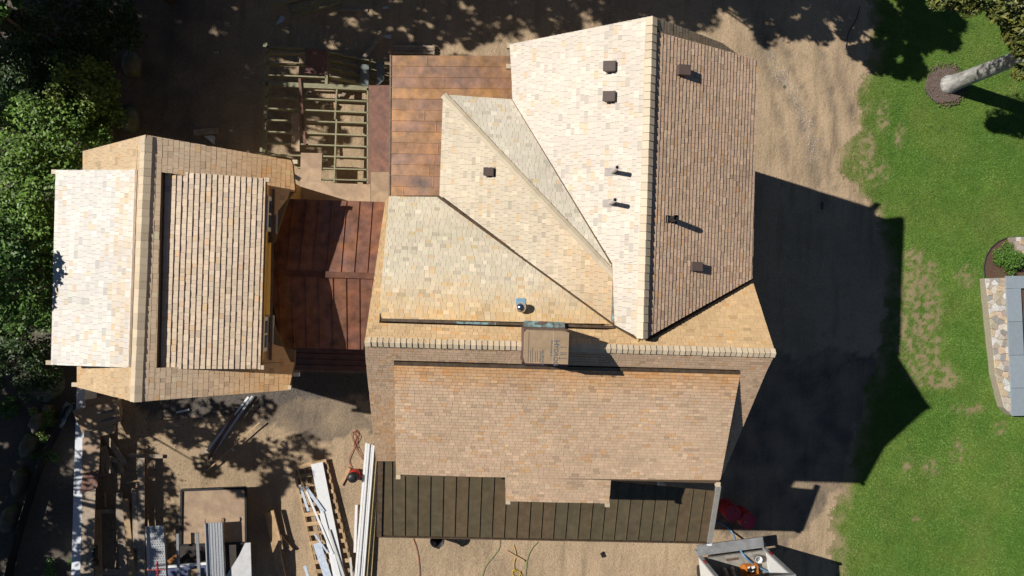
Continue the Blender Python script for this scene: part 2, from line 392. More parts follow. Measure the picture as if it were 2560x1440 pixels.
def pebbles(name, n, pick, cols, smin, smax, label, cat):
    b = MB(); r = random.Random(hash(name) % 1000)
    for k in range(n):
        p = pick(r)
        if p is None: continue
        x, y = p; z = yard_z(x, y); s = r.uniform(smin, smax); a = r.uniform(0, PI); c, d = math.cos(a)*s, math.sin(a)*s*.7
        h = s*r.uniform(.4, .8); col = lerp(cols[0], cols[1], r.random())
        b.add([(x+c, y+d, z-.01), (x-d, y+c, z-.01), (x-c, y-d, z-.01), (x+d, y-c, z-.01), (x+c*.4, y+d*.4, z+h), (x-c*.5, y-d*.3, z+h*.8)],
              [[0,1,4],[1,5,4],[1,2,5],[2,3,5],[3,4,5],[3,0,4]], col)
    return stuff(tag(b.build(name, pebble_m), label, cat))
gx = [p[0] for p in GRAVEL]; gy = [p[1] for p in GRAVEL]
def pick_gravel(r):
    x, y = r.uniform(min(gx), max(gx)), r.uniform(min(gy), max(gy))
    return (x, y) if inpoly(x+.2*fbm(x, y, 2.), y+.2*fbm(y, x, 2.), GRAVEL) else None
pebbles('gravel', 16000, pick_gravel, ((.07, .075, .085), (.26, .27, .29)), .012, .028, 'dark grey gravel along the foot of the small building', 'gravel')
def pick_yard(r):
    x, y = r.uniform(-12.5, 16), r.uniform(-11.5, 11.5)
    if x > lawn_x(y)+.5: return None
    if r.random() > .35+1.6*fbm(x, y, .9): return None
    return (x, y)
pebbles('stones', 14000, pick_yard, ((.20, .15, .10), (.50, .42, .32)), .008, .03, 'small pale stones strewn over the bare dirt yard', 'stones')
RIV = [W(*p) for p in [(1900,40),(1905,110),(1925,140),(1945,180),(1965,205),(1985,235),(2000,270),(2015,310),(2030,360),(2035,410)]]
def pick_rivulet(r):
    k = r.randrange(len(RIV)-1); t = r.random(); p = RIV[k].lerp(RIV[k+1], t)
    return (p.x+r.gauss(0, .13), p.y+r.gauss(0, .13))
pebbles('washed_stones', 900, pick_rivulet, ((.25, .22, .19), (.55, .50, .45)), .012, .04, 'grey stones washed out along the rut by the big roof', 'stones')
def pick_litter(r): 
    x, y = r.uniform(-19, -9.5), r.uniform(-11, 11)
    return (x, y) if r.random() < min(1, max(.1, (-9.5-x)*.3)) else None
pebbles('leaf_litter', 9000, pick_litter, ((.06, .045, .03), (.16, .11, .06)), .015, .04, 'brown leaf litter on the shaded ground under the trees', 'litter')

# =================================================================== ROOF BUILDING TOOLS
def uv(P, p): return (p.dot(P.u), p.dot(P.down))
def shingle_field(P, polys_px, expo, wr, col, thick, store, stain_bounce=None, jitter=.08, lift=0., anchor=None, gap=.0):
    """lay every shingle of a roof plane as a small wedge; store gets (apparent size, top points, bottom points, colour)"""
    n = P.n; ph = uv(P, P.hit(*anchor))[1] % expo if anchor else 0.
    for poly in polys_px:
        pts = [P.hit(*p, lift) for p in poly]
        loc = [uv(P, p) for p in pts]
        off = pts[0].dot(n)
        us = [q[0] for q in loc]; vs = [q[1] for q in loc]
        r = random.Random(int(abs(us[0]*1000)+abs(vs[0]*777)))
        v = math.floor((min(vs)-ph)/expo)*expo+ph
        while v < max(vs):
            mw = (wr[0]+wr[1])/2; u = min(us)-mw*(.5 if int(round(v/expo)) % 2 else 1.)-r.uniform(0, mw*.3)
            while u < max(us):
                w = mw*r.choice((.72, .85, 1., 1., 1.1, 1.25, 1.4))*r.uniform(.95, 1.05)
                jv = r.uniform(-.0025, .0025)
                q = clip_poly([(u+.0022, v+jv), (u+w-.0022, v+jv), (u+w-.0022, v+expo+jv-gap), (u+.0022, v+expo+jv-gap)], loc)
                if len(q) >= 3:
                    ar = abs(sum(q[i][0]*q[(i+1) % len(q)][1]-q[(i+1) % len(q)][0]*q[i][1] for i in range(len(q))))/2
                    if ar > expo*expo*.06:
                        t0 = r.uniform(.0, .0035); th = thick*r.uniform(.85, 1.2)
                        top, bot = [], []
                        for a, b in q:
                            f = (b-v)/expo
                            p0 = P.u*a+P.down*b+n*off
                            top.append(p0+n*(.003+t0+th*max(0, min(1, f)))); bot.append(p0-n*.012)
                        c = jit(col, jitter); mm = top[0]; kb = 1+.10*fbm(mm.x, mm.y, .55, 4, 2.)+.05*fbm(mm.x, mm.y, 2.2, 3, 5.); c = tuple(x_*kb for x_ in c)
                        h = r.random()
                        if h < .05: c = lerp(c, (c[0]*1.0, c[1]*.82, c[2]*.58), .7)
                        elif h < .11: c = tuple(x*.80 for x in c)
                        elif h < .19: c = tuple(min(.88, x*1.13) for x in c)
                        if stain_bounce:
                            m = sum(top, Vector())/len(top); s = stain_bounce(m, r)
                            c = tuple(x*y for x, y in zip(c, lerp((1, 1, 1), (1.0, .74, .42), max(0, min(1, s)))))
                        store.append((ar*P.n.z/(HC-top[0].z)**2, top, bot, c))
                u += w
            v += expo
def flush_shingles(store, parent, limit=300):
    store.sort(key=lambda s: -s[0])
    for a, top, bot, c in store[:limit]:
        b = MB(); b.prism(top, bot, c); b.build('shingle', shingle_m, parent)
    b = MB()
    for a, top, bot, c in store[limit:]: b.prism(top, bot, c)
    o = b.build('shingles', shingle_m, parent); stuff(o)
def slab(parent, name, P, polys_px, m, lo=.02, th=.13, lift=0.):
    for poly in polys_px:
        pts = [P.hit(*p, lift) for p in poly]
        cr = sum((pts[i].cross(pts[(i+1) % len(pts)]) for i in range(len(pts))), Vector())
        if cr.z < 0: pts = pts[::-1]
        b = MB(); b.prism([p-Vector((0, 0, lo)) for p in pts], [p-Vector((0, 0, lo+th)) for p in pts])
        b.build(name, m, parent)
def strip(parent, name, P, a, b_, wpx, m, lift=.02, h=.03):
    A, B = P.hit(*a, lift), P.hit(*b_, lift)
    w = wpx*(HC-A.z)/FPX
    q = MB(); q.bar(A, B, w, h, up=P.n); return q.build(name, m, parent)
def caps(parent, A, B, PL, PR, n, half, over=1.03, th=.026, name='ridge_cap', m=None):
    """overlapping ridge caps from A to B, each a bent pair of shingles; one mesh shared by all"""
    d = (B-A); L = d.length/n; d.normalize()
    def dn(P):
        t = P.down - d*P.down.dot(d)
        side = P.n.cross(d); 
        if side.dot(P.down) < 0: side = -side
        return side.normalized()
    sL, sR = dn(PL), dn(PR)
    me = None
    for k in range(n):
        if me is None:
            b = MB(); T = Vector((0, 0, 1))
            def ring(x, h): return [d*x+sL*half+T*(h+.016), d*x+T*(h+.006), d*x+sR*half+T*(h+.016)]
            r0t, r1t = ring(0, .016), ring(L*over, .016+th)     # the end towards B is the butt, raised over the next cap
            r0b, r1b = ring(0, -.01), ring(L*over, -.01)
            V = r0t+r1t+r0b+r1b
            b.add(V, [[0,1,4,3],[1,2,5,4],[3,4,10,9],[4,5,11,10],[1,0,6,7],[2,1,7,8],[0,3,9,6],[5,2,8,11],[6,9,10,7],[7,10,11,8]])
            o = b.build(name, m or cap_m, parent); me = o.data
        else:
            o = bpy.data.objects.new(name, me); COL.objects.link(o); o.parent = parent
        o.location = A + d*(L*k) - parent.location + Vector((random.uniform(-.004, .004), random.uniform(-.004, .004), random.uniform(0, .004)))
        o.rotation_euler = (0, 0, random.uniform(-.012, .012))
def prism_wall(parent, name, prof, axis, a, b, m):
    """closed volume: profile [(c,z)] swept along axis from a to b"""
    if axis == 'X': P0 = [Vector((a, c, z)) for c, z in prof]; P1 = [Vector((b, c, z)) for c, z in prof]
    else: P0 = [Vector((c, a, z)) for c, z in prof]; P1 = [Vector((c, b, z)) for c, z in prof]
    q = MB(); q.prism(P1, P0); return q.build(name, m, parent)
def seam_roof(parent, P, poly, along, pitch, mpan, cols, seam_h=.03, seam_w=.022, cross=False, start=None):
    """standing seam copper: every panel and every seam its own piece; along = unit vector of the seams in the plane"""
    n = P.n; ac = n.cross(along).normalized()
    pts = [P.hit(*p) for p in poly]; off = pts[0].dot(n)
    loc = [(p.dot(ac), p.dot(along)) for p in pts]
    lo, hi = min(q[0] for q in loc), max(q[0] for q in loc)
    x = lo if start is None else start; k = 0
    r = random.Random(int(abs(lo*997)))
    while x < hi:
        pan = clip_poly([(x+.004, -99), (x+pitch-.004, -99), (x+pitch-.004, 99), (x+.004, 99)], loc)
        if len(pan) >= 3:
            top = [ac*a+along*b+n*off for a, b in pan]
            c = jit(cols[r.randrange(len(cols))], .05)
            b = MB(); b.prism([p+n*.004 for p in top], [p-n*.02 for p in top], c); b.build('copper_panel', mpan, parent)
            if k > 0:
                ys = [q[1] for q in clip_poly([(x-.003, -99), (x+.003, -99), (x+.003, 99), (x-.003, 99)], loc)]
                if ys:
                    b = MB(); b.bar(ac*x+along*(min(ys)+.01)+n*(off+seam_h/2), ac*x+along*(max(ys)-.01)+n*(off+seam_h/2), seam_w, seam_h, jit(cols[0], .12), up=n)
                    b.build('standing_seam', mpan, parent)
            if cross and r.random() < .8:
                ys = [q[1] for q in pan]; yy = min(ys)+(max(ys)-min(ys))*r.uniform(.2, .8)
                b = MB(); b.bar(ac*(x+.02)+along*yy+n*(off+.009), ac*(x+pitch-.02)+along*yy+n*(off+.009), .016, .01, tuple(q*1.5 for q in cols[0]), up=n)
                b.build('cross_seam', mpan, parent)
        x += pitch; k += 1

# =================================================================== MAIN HOUSE
house = empty('main_house', W(1420, 860, 0), 'large cedar shingled house with chimney, long ridges and copper porch roof', 'house')
ZR = 10.2
MS = Plane('Y', (1425, 866), ZR, (940, 1150), 7.6)
MN = Plane('Y', (1425, 866), ZR, (962, 505), 7.7)
ps = MS.hit(1417, 916); FD = Plane('Y', (1417, 918), ps.z-.05, (1400, 1197), 8.3)
ps = MN.hit(1240, 806); ND = Plane('Y', (1240, 806), ps.z-.05, (1035, 491), 8.5)
ZW = 10.4
WL = Plane('X', (1618, 444), ZW, (1278, 180), 8.45)
WB = Plane('X', (1618, 444), ZW, (1875, 420), 8.1)
WR = Plane('X', (1634, 444), ZW-.14, (1888, 420), 9.15)
ht = WL.hit(1540, 740).z-.10
HW = Plane('X', (1103, 365), 8.40, (1538, 745), ht)
hn = HW.hit(1538, 692)
HN = Plane('Y', (1108, 237), 8.40, (1538, 692), hn.z)
store = []
def st_top(P, y, span, amt):      # tannin staining that starts under a copper strip
    def f(m, r):
        d = abs(m.y-y) if P.axis == 'Y' else abs(m.x-y)
        return max(0, 1-d/(span*(1+.6*noise.noise(Vector((m.x*2.2, m.y*.3, 1))))))*amt*(.7+.6*r.random())
    return f
MSp = [[(912,855),(1938,884),(1917,926),(914,898)], [(914,898),(985,900),(989,1152),(940,1152)], [(1850,926),(1917,926),(1806,1188),(1797,1195)]]
MNp = [[(912,853),(948,808),(1540,826),(1604,850),(1604,874)], [(1604,874),(1604,853),(1880,699),(1938,882)], [(912,853),(963,505),(973,493),(948,808)]]
FDp = [[(985,913),(1850,936),(1799,1209),(1527,1201),(1263,1194),(990,1191)], [(1263,1194),(1527,1201),(1523,1259),(1264,1252)]]
NDp = [[(973,491),(1098,493),(1534,811),(946,796)]]
WLp = [[(1632,40),(1275,111),(1282,250),(1530,657),(1611,657)], [(1611,657),(1531,657),(1537,812),(1605,848)]]
WBp = [[(1634,41),(1806,108),(1850,140),(1652,90)]]
WRp = [[(1642,80),(1895,150),(1880,696),(1613,846)]]
HWp = [[(1108,237),(1099,491),(1531,806),(1537,694)]]
HNp = [[(1109,237),(1539,690),(1527,654),(1283,249)]]
for P, pp, nm in ((MS, MSp, 'main_south'), (MN, MNp, 'main_north'), (FD, FDp, 'front'), (ND, NDp, 'north'), (WL, WLp, 'w'), (WB, WBp, 'wb'), (WR, WRp, 'wr'), (HW, HWp, 'hw'), (HN, HNp, 'hn')):
    slab(house, 'roof_deck', P, pp, deck_m)
yFD = FD.hit(1417, 918).y; yND = ND.hit(1240, 806).y; xHW = HW.hit(1536, 745).x
shingle_field(MS, MSp, .075, (.07, .17), (.52, .37, .25), .009, store, stain_bounce=lambda m, r: (.45 if m.x < -1.7 and m.y < -2.6 else .1)*r.random(), gap=.015)  # orange on the lower left shingles is wall bounce painted into their colour
shingle_field(MN, MNp, .085, (.075, .18), (.66, .45, .24), .009, store, jitter=.06, gap=.007)
shingle_field(FD, FDp, .0865, (.085, .20), (.64, .455, .305), .009, store, stain_bounce=st_top(FD, yFD, .75, .8), anchor=(1263, 1194), gap=.017)
shingle_field(ND, NDp, .098, (.075, .18), (.69, .60, .445), .012, store, stain_bounce=st_top(ND, yND, 1.1, .8), gap=.003)
shingle_field(WL, WLp, .108, (.08, .18), (.585, .51, .42), .013, store, jitter=.07)
shingle_field(WB, WBp, .108, (.08, .18), (.42, .31, .2), .004, store)
shingle_field(WR, WRp, .096, (.08, .19), (.55, .385, .265), .019, store, jitter=.11)
shingle_field(HW, HWp, .105, (.08, .18), (.565, .47, .335), .012, store, stain_bounce=st_top(HW, xHW, 1.5, .6), jitter=.06)
shingle_field(HN, HNp, .105, (.08, .18), (.66, .595, .48), .012, store, jitter=.06)
flush_shingles(store, house)
# ridge and hip caps
def on2(P, Q, px, py, lift=.0): return (P.hit(px, py, lift)+Q.hit(px, py, lift))/2
A, B = on2(MS, MN, 1938, 883), on2(MS, MN, 912, 855)
zc = MS.hit(1425, 866).z
def ridge_pt(px, py, z): p = W(px, py, z); return p
cx0, cx1 = 1420, 1306
def mr(x): return W(x, 855+(x-912)*28/1026, ZR+.0)
caps(house, mr(912), mr(1304), MN, MS, 27, .125)
caps(house, mr(1424), mr(1938), MN, MS, 36, .125)
caps(house, W(1631, 42, ZW), W(1606, 846, ZW), WL, WB, 39, .15)
hA, hB = HW.hit(1109, 238), HW.hit(1538, 692)
caps(house, hB, hA, HW, HN, 24, .085, th=.012, name='hip_cap', m=mat('cedar_hip_cap', (.50, .415, .29), rough=.5, var=.1, scale=40, orand=.08))
# flashings
strip(house, 'flashing', ND, (946, 800), (1536, 818), 7, cop_dark, .03)
strip(house, 'flashing', FD, (985, 908), (1850, 931), 9, cop_dark, .03)
strip(house, 'flashing', HW, (1536, 698), (1532, 806), 9, cop_dark, .03)
strip(house, 'valley_flashing', ND, (1097, 492), (1536, 812), 6, cop_dark, .03, .035)
strip(house, 'valley_flashing', MN, (1534, 812), (1592, 846), 6, cop_dark, .05, .035)
strip(house, 'valley_flashing', HN, (1282, 248), (1529, 658), 5, cop_dark, .03, .03)
strip(house, 'valley_flashing', MN, (1622, 848), (1882, 697), 6, cop_dark, .03, .03)
strip(house, 'verdigris_patch', ND, (1140, 806.5), (1240, 809.5), 6, verdi, .05, .012)
strip(house, 'verdigris_patch', HW, (1534, 755), (1533, 800), 6, verdi, .05, .012)
# eave stubs (rake returns)
for P, px, py in ((FD, 996, 1191), (FD, 1270, 1254), (FD, 1518, 1261), (FD, 1794, 1210), (WL, 1273, 116), (WL, 1271, 167)):
    p = P.hit(px, py, -.03); q = MB(); q.box(p, (.11, .11, .10)); q.build('rake_return', cap_m, house)
# walls under the roofs
X0, X1 = W(912, 855, ZR).x+.28, W(1938, 882, ZR).x-.28
yS, yN, yR = W(940, 1150, 7.6).y+.25, W(962, 505, 7.7).y-.3, W(1425, 866, ZR).y
def zz(P, x, y): return P.z(x, y)-.2
prism_wall(house, 'wall', [(yS, 0), (yS, zz(MS, 0, yS)), (yR, ZR-.24), (yN, zz(MN, 0, yN)), (yN, 0)], 'X', X1, X0, wall_m)
fe = FD.hit(1400, 1197).y+.22
q = MB(); fx0, fx1 = FD.hit(990, 1191).x+.12, FD.hit(1799, 1209).x-.2
prism_wall(house, 'dormer_wall', [(fe, 4), (fe, zz(FD, 0, fe)), (yFD-.3, zz(FD, 0, yFD-.3)), (yFD-.3, 4)], 'X', fx1, fx0, wall_m)
pe = FD.hit(1400, 1256).y+.2; bx0, bx1 = FD.hit(1264, 1252).x+.12, FD.hit(1523, 1259).x-.12
prism_wall(house, 'bay_wall', [(pe, 4), (pe, zz(FD, 0, pe)), (fe+.3, zz(FD, 0, fe+.3)), (fe+.3, 4)], 'X', bx1, bx0, wall_m)
ne = ND.hit(1035, 491).y-.2
prism_wall(house, 'dormer_wall', [(yND+.2, 3), (yND+.2, zz(ND, 0, yND+.2)), (ne, zz(ND, 0, ne)), (ne, 3)], 'X', ND.hit(1500, 800).x, ND.hit(973, 491).x+.12, wall_m)
wl, wr_, wn_ = WL.hit(1278, 180).x+.25, WR.hit(1888, 420).x-.25, W(1632, 40, ZW).y-.3
rx = W(1618, 444, ZW).x
prism_wall(house, 'wing_wall', [(wl, 0), (wl, zz(WL, wl, 0)), (rx, ZW-.28), (wr_, zz(WB, wr_, 0)), (wr_, 0)], 'Y', wn_, yR+.1, wall_m)
prism_wall(house, 'dormer_wall', [(rx+.3, 6), (rx+.3, zz(WR, rx+.3, 0)), (wr_, zz(WR, wr_, 0)), (wr_, 6)], 'Y', WR.hit(1648, 83).y-.25, yR+.6, wall_m)
hx = HW.hit(1103, 365).x+.2; hy = HN.hit(1195, 242).y-.2
q = MB(); q.box(((hx+3)/2, (0+hy)/2, 4.05), (3-hx, hy, 8.1)); q.build('corner_wall', wall_m, house)

# standing-seam copper: porch, north-west low roof
POR = Plane('Y', (1000, 1152), 5.75, (1360, 1345), 5.05)
cols_p = [(.118, .090, .052), (.115, .091, .053), (.121, .090, .051), (.114, .090, .054), (.126, .089, .051)]
seam_roof(house, POR, [(958,1150),(1791,1228),(1771,1354),(949,1338)], POR.down, .36, cop_olive, cols_p, seam_h=.032, seam_w=.022)
slab(house, 'porch_deck', POR, [[(958,1152),(1788,1230),(1769,1351),(951,1335)]], deck_m, .03, .1)
strip(house, 'rake_trim', POR, (1796, 1214), (1773, 1356), 12, mat('grey_rake_trim', (.27, .26, .24), rough=.6, var=.12), .01, .1)
strip(house, 'rake_trim', POR, (952, 1151), (948, 1340), 12, cop_dark, .01, .08)
strip(house, 'eave_trim', POR, (946, 1340), (1772, 1356), 3, cop_dark, -.04, .1)
q = MB(); q.box(POR.hit(1773, 1359, -.08), (.12, .10, .10)); q.build('rake_return', white_m, house)
for px in (965, 1230, 1500, 1755):
    p = POR.hit(px, 1333+(px-965)*.02, -.15); q = MB(); q.box((p.x, p.y+.25, p.z/2), (.2, .2, p.z)); q.build('porch_post', white_m, house)
NWC = Plane('X', (977, 310), 7.05, (1276, 190), 7.45)
cols_n = [(.30, .15, .07), (.27, .145, .078), (.32, .165, .075), (.25, .135, .085), (.29, .155, .062)]
seam_roof(house, NWC, [(979,139),(1277,139),(1283,246),(1098,489),(975,489)], NWC.down, .285, cop_red, cols_n, seam_h=.02, seam_w=.014, cross=True)
slab(house, 'copper_roof_deck', NWC, [[(979,141),(1277,141),(1283,246),(1098,487),(977,487)]], deck_m, .03, .1)
a0, a1 = NWC.hit(979, 139), NWC.hit(1277, 139)
q = MB(); q.box(((a0.x+.2+1.2)/2, (1.2+a0.y-.2)/2, 3.4), (1.2-a0.x-.2, a0.y-.2-1.2, 6.8)); q.build('low_wall', wall_m, house)
strip(house, 'drip_edge', NWC, (977, 138), (974, 489), 4, cop_dark, .0, .05)
# chimney
q = MB(); c0 = W(1364, 866, 10.85); q.box((c0.x, c0.y, 9.6), (.93, .70, 2.5)); ch = q.build('chimney', mat('purple_chimney_metal', (.12, .075, .08), rough=.5, metal=.3, var=.3, scale=6), house)
strip(house, 'chimney_flashing', MN, (1309, 811), (1412, 815), 22, verdi, .09, .02)
strip(house, 'chimney_flashing', MS, (1304, 908), (1420, 912), 10, mat('purple_flashing', (.10, .055, .06), rough=.5, metal=.3, var=.2), .08, .03)
# vents and pipes
def vent(P, px, py, s, h, flange=True):
    p = P.hit(px, py)
    q = MB()
    D, U = P.down, P.u; n = P.n
    a = s/2
    bot = [p+D*x*a+U*y*a for x, y in ((-1,-1),(-1,1),(1,1),(1,-1))]
    top = [b+n*(h*.55 if i in (0, 1) else h)+D*(.0 if i in (0, 1) else .03) for i, b in enumerate(bot)]
    q.prism(top[::-1], bot[::-1]); v = q.build('roof_vent', brownvent, house, origin=p)
    if flange:
        q = MB(); q.prism([b2+n*.012 for b2 in [p+D*x*a*1.25+U*y*a*1.35 for x, y in ((-1,-1),(-1,1),(1,1),(1,-1))]][::-1], [b2-n*.01 for b2 in [p+D*x*a*1.25+U*y*a*1.35 for x, y in ((-1,-1),(-1,1),(1,1),(1,-1))]][::-1])
        fl = q.build('flange', brownvent); fl.parent = v; fl.location = -p
vent(WL, 1531, 169, .22, .20); vent(WL, 1530, 244, .22, .20); vent(HW, 1227, 431, .19, .17)
vent(WR, 1700, 178, .22, .2); vent(WR, 1733, 666, .2, .17)
def pipe(P, px, py, r, h, m, coll):
    p = P.hit(px, py); q = MB()
    q.lathe(p-Vector((0, 0, .1)), [(r, 0), (r, h+.1), (r*.72, h+.1), (r*.72, h-.05), (.002, h-.05)], 16)
    o = q.build('vent_pipe', m, house, origin=p)
    q = MB(); q.bar(p-P.down*.15+P.n*.018, p+P.down*.17+P.n*.018, .17, .012, up=P.n); f = q.build('pipe_flashing', coll if coll is black_m else mat('pipe_flashing', (.33, .29, .26), rough=.6, var=.15)); f.parent = o; f.location = -p
    q = MB(); q.lathe(p+Vector((0, 0, h-.06)), [(r*.7, 0), (r*.7, .004)], 12); f = q.build('pipe_opening', black_m); f.parent = o; f.location = -p
pipe(WL, 1530, 430, .05, .6, pipe_m, pipe_m); pipe(WL, 1525, 508, .05, .6, pipe_m, pipe_m); pipe(WR, 1677, 549, .065, .42, black_m, black_m)
p = ND.hit(1301, 768); q = MB(); q.lathe(p-Vector((0, 0, .05)), [(.10, 0), (.10, .2), (.12, .22), (.115, .27), (.08, .32), (.03, .345), (.002, .35)], 24); o = q.build('round_vent', chrome, house, True, origin=p)
q = MB(); q.bar(ND.hit(1302, 746, .02), ND.hit(1302, 774, .02), .22, .012, up=ND.n); f = q.build('vent_flashing', blueflash); f.parent = o; f.location = -p

# cardboard box over the chimney
zb = 11.12
c0 = W(1366, 868, zb); bw, bd = W(1422, 870, zb).x-W(1311, 866, zb).x, W(1366, 828, zb).y-W(1366, 911, zb).y
bx = empty('cardboard_box', (c0.x, c0.y, 10.86), 'cardboard box with blue-grey print capping the chimney', 'box')
q = MB(); x, y = bw/2, bd/2
pl = [(-x+.03, -y), (x, -y), (x, y-.03), (x-.08, y), (-x+.06, y), (-x, y-.07), (-x, -y+.09)]
q.prism([(c0.x+a, c0.y+b, zb) for a, b in pl], [(c0.x+a*.99, c0.y+b*.99, 10.86) for a, b in pl]); q.build('carton', card, bx)
q = MB(); q.box((c0.x-x+.085, c0.y, zb+.003), (.012, bd*.9, .005)); q.build('crease', mat('carton_crease', (.25, .18, .11), var=.2), bx)
q = MB(); q.box((c0.x+x*.42-.05, c0.y, zb+.002), (.01, bd*.96, .004)); q.build('seam', mat('carton_seam', (.50, .40, .28), var=.2), bx)
def text(s, px, py, size, parent, z, rot=-PI/2, sx=1.):
    cu = bpy.data.curves.new('printed_word', 'FONT'); cu.body = s; cu.size = size; cu.extrude = .001; cu.align_x = 'LEFT'; cu.align_y = 'CENTER'; cu.offset = size*.018
    t = bpy.data.objects.new('tmp', cu); COL.objects.link(t)
    dg = bpy.context.evaluated_depsgraph_get(); me = bpy.data.meshes.new_from_object(t.evaluated_get(dg)); bpy.data.objects.remove(t)
    o = bpy.data.objects.new('printed_word', me); me.materials.clear(); me.materials.append(ink); COL.objects.link(o)
    p = W(px, py, z); o.parent = parent; o.location = p-parent.location; o.rotation_euler = (0, 0, rot-math.radians(0)); o.scale = (sx, 1, 1)
text('H', 1391, 850, .155, bx, zb+.003); text('YDROG', 1390, 863, .118, bx, zb+.003, sx=1.02)
text('DRAINABLE', 1379, 850, .05, bx, zb+.003, sx=1.25); text('HOUSEWRAP', 1357, 874, .055, bx, zb+.003, sx=.95); text('DRAINABLE', 1351, 877, .045, bx, zb+.003)
for i, (x0_, y0_, x1_, y1_) in enumerate([(1399, 868, 1417, 868), (1400, 882, 1417, 882), (1399, 886, 1417, 886), (1398, 896, 1417, 896), (1398, 893, 1398, 897), (1326, 875, 1326, 906), (1331, 870, 1331, 906), (1338, 878, 1338, 905), (1343, 876, 1343, 904)]):
    q = MB(); q.bar(W(x0_, y0_, zb+.004), W(x1_, y1_, zb+.004), .012 if i < 5 else .006, .003); q.build('printed_mark', ink, bx)

# =================================================================== GARAGE (small shingled building on the left)
gar = empty('small_shingled_building', W(560, 690, 0), 'small cedar shingled outbuilding with shed dormers either side of its ridge', 'building')
ZG = 7.6
GR = Plane('X', (351, 671), ZG, (731, 690), 6.03)
GL = Plane('X', (351, 671), ZG, (200, 674), 6.2)
rd = GR.hit(405, 673).z-.12
RD = Plane('X', (405, 673), rd, (657, 683), 6.82)
LD = Plane('X', (334, 671), GL.hit(334, 671).z-.05, (135, 668), 6.95)
GRp = [[(365,337),(337,1006),(389,1001),(405,344)], [(405,344),(730,401),(738,480),(403,430)], [(660,455),(737,474),(719,497),(684,606),(660,606)],
       [(391,920),(736,905),(722,975),(389,1001)], [(650,792),(673,792),(709,868),(737,876),(735,906),(650,906)]]
GLp = [[(365,337),(337,1006),(321,1001),(346,342)], [(346,342),(208,378),(208,430),(342,424)], [(325,916),(193,916),(193,968),(321,1001)]]
RDp = [[(412,427),(664,446),(651,922),(399,922)]]
LDp = [[(339,424),(140,425),(128,912),(323,919)]]
for P, pp in ((GR, GRp), (GL, GLp), (RD, RDp), (LD, LDp)): slab(gar, 'roof_deck', P, pp, deck_m)
store = []
shingle_field(GR, GRp, .125, (.09, .19), (.82, .61, .41), .003, store, jitter=.05, stain_bounce=lambda m, r: max(0, (m.x+7.4)/1.6)*.5)
shingle_field(GL, GLp, .125, (.09, .19), (.52, .37, .21), .012, store, jitter=.05)
shingle_field(RD, RDp, .139, (.085, .19), (.62, .475, .335), .025, store, jitter=.09)
shingle_field(LD, LDp, .125, (.09, .19), (.70, .655, .59), .012, store, jitter=.07, stain_bounce=lambda m, r: (.6*r.random() if m.x > -9.25 else 0))
flush_shingles(store, gar)
caps(gar, W(364, 339, ZG), W(337, 1004, ZG), GL, GR, 33, .17, th=.012)
strip(gar, 'flashing', RD, (407, 426), (396, 922), 11, cop_dark, .01, .02)
strip(gar, 'flashing', LD, (341, 424), (325, 918), 6, cop_dark, .07, .02)
for P, px, py in ((RD, 668, 450), (RD, 654, 918), (LD, 138, 430), (LD, 124, 906), (GR, 738, 405), (GR, 722, 968), (GL, 188, 961)):
    p = P.hit(px, py, -.03); q = MB(); q.box(p, (.14, .11, .09)); q.build('rake_return', cap_m, gar)
gx0, gx1 = GL.hit(200, 674).x+.25, -6.3
gy0, gy1 = W(337, 1005, ZG).y+.25, W(365, 337, ZG).y-.25; gxr = W(351, 671, ZG).x
prism_wall(gar, 'wall', [(gx0, 0), (gx0, zz(GL, gx0, 0)), (gxr, ZG-.25), (gx1, zz(GR, gx1, 0)), (gx1, 0)], 'Y', gy1, gy0, wall_m)
xe = RD.hit(657, 683).x-.06; yA, yB = RD.hit(664, 446).y-.15, RD.hit(651, 922).y+.15
q = MB(); q.box((xe-.3, (yA+yB)/2, 6.32), (.6, yA-yB, .84)); q.build('dormer_wall', mat('golden_wall_shingle', (.80, .55, .20), var=.12, scale=14, bump=.2), gar)
strip(gar, 'flashing', GR, (684, 472), (676, 900), 6, cop_dark, .05, .03)
xl = LD.hit(135, 668).x+.1; yA2, yB2 = LD.hit(140, 425).y-.12, LD.hit(128, 912).y+.12
q = MB(); q.box((xl+.5, (yA2+yB2)/2, 6.1), (1.0, yA2-yB2, 1.4)); q.build('dormer_wall', wall_m, gar)
for py in (534, 836):
    c = W(668-(py-534)*.035, py, 6.55); yc = c.y
    w = MB(); wo = bpy.data.objects.new('window', None); COL.objects.link(wo); wo.parent = gar; wo.location = Vector((xe+.02, yc, 6.42))-gar.location; wo.empty_display_size = .1
    def wp(name, off, sz, m):
        q = MB(); q.box(off, sz); o = q.build(name, m); o.parent = wo
    wp('pane', (.0, -.185, .02), (.05, .34, .26), glass_m); wp('pane', (.0, .185, .02), (.05, .34, .26), glass_m)
    for dy in (-.41, 0, .41): wp('window_frame', (.02, dy, .02), (.08, .05 if dy == 0 else .10, .42), white_m)
    for dz in (-.16, .21): wp('window_frame', (.025, 0, dz), (.09, .94, .09), white_m)
    wp('window_sill', (.09, 0, -.22), (.20, 1.0, .04), white_m)
q = MB(); p = W(736, 936, 5.5); q.box(p, (.28, .10, .10)); q.build('gutter_end', white_m, gar)
q = MB(); p = W(742, 444, 5.7); q.box(p, (.22, .12, .10), Matrix.Rotation(-.5, 3, 'Z')); q.build('gutter_end', white_m, gar)

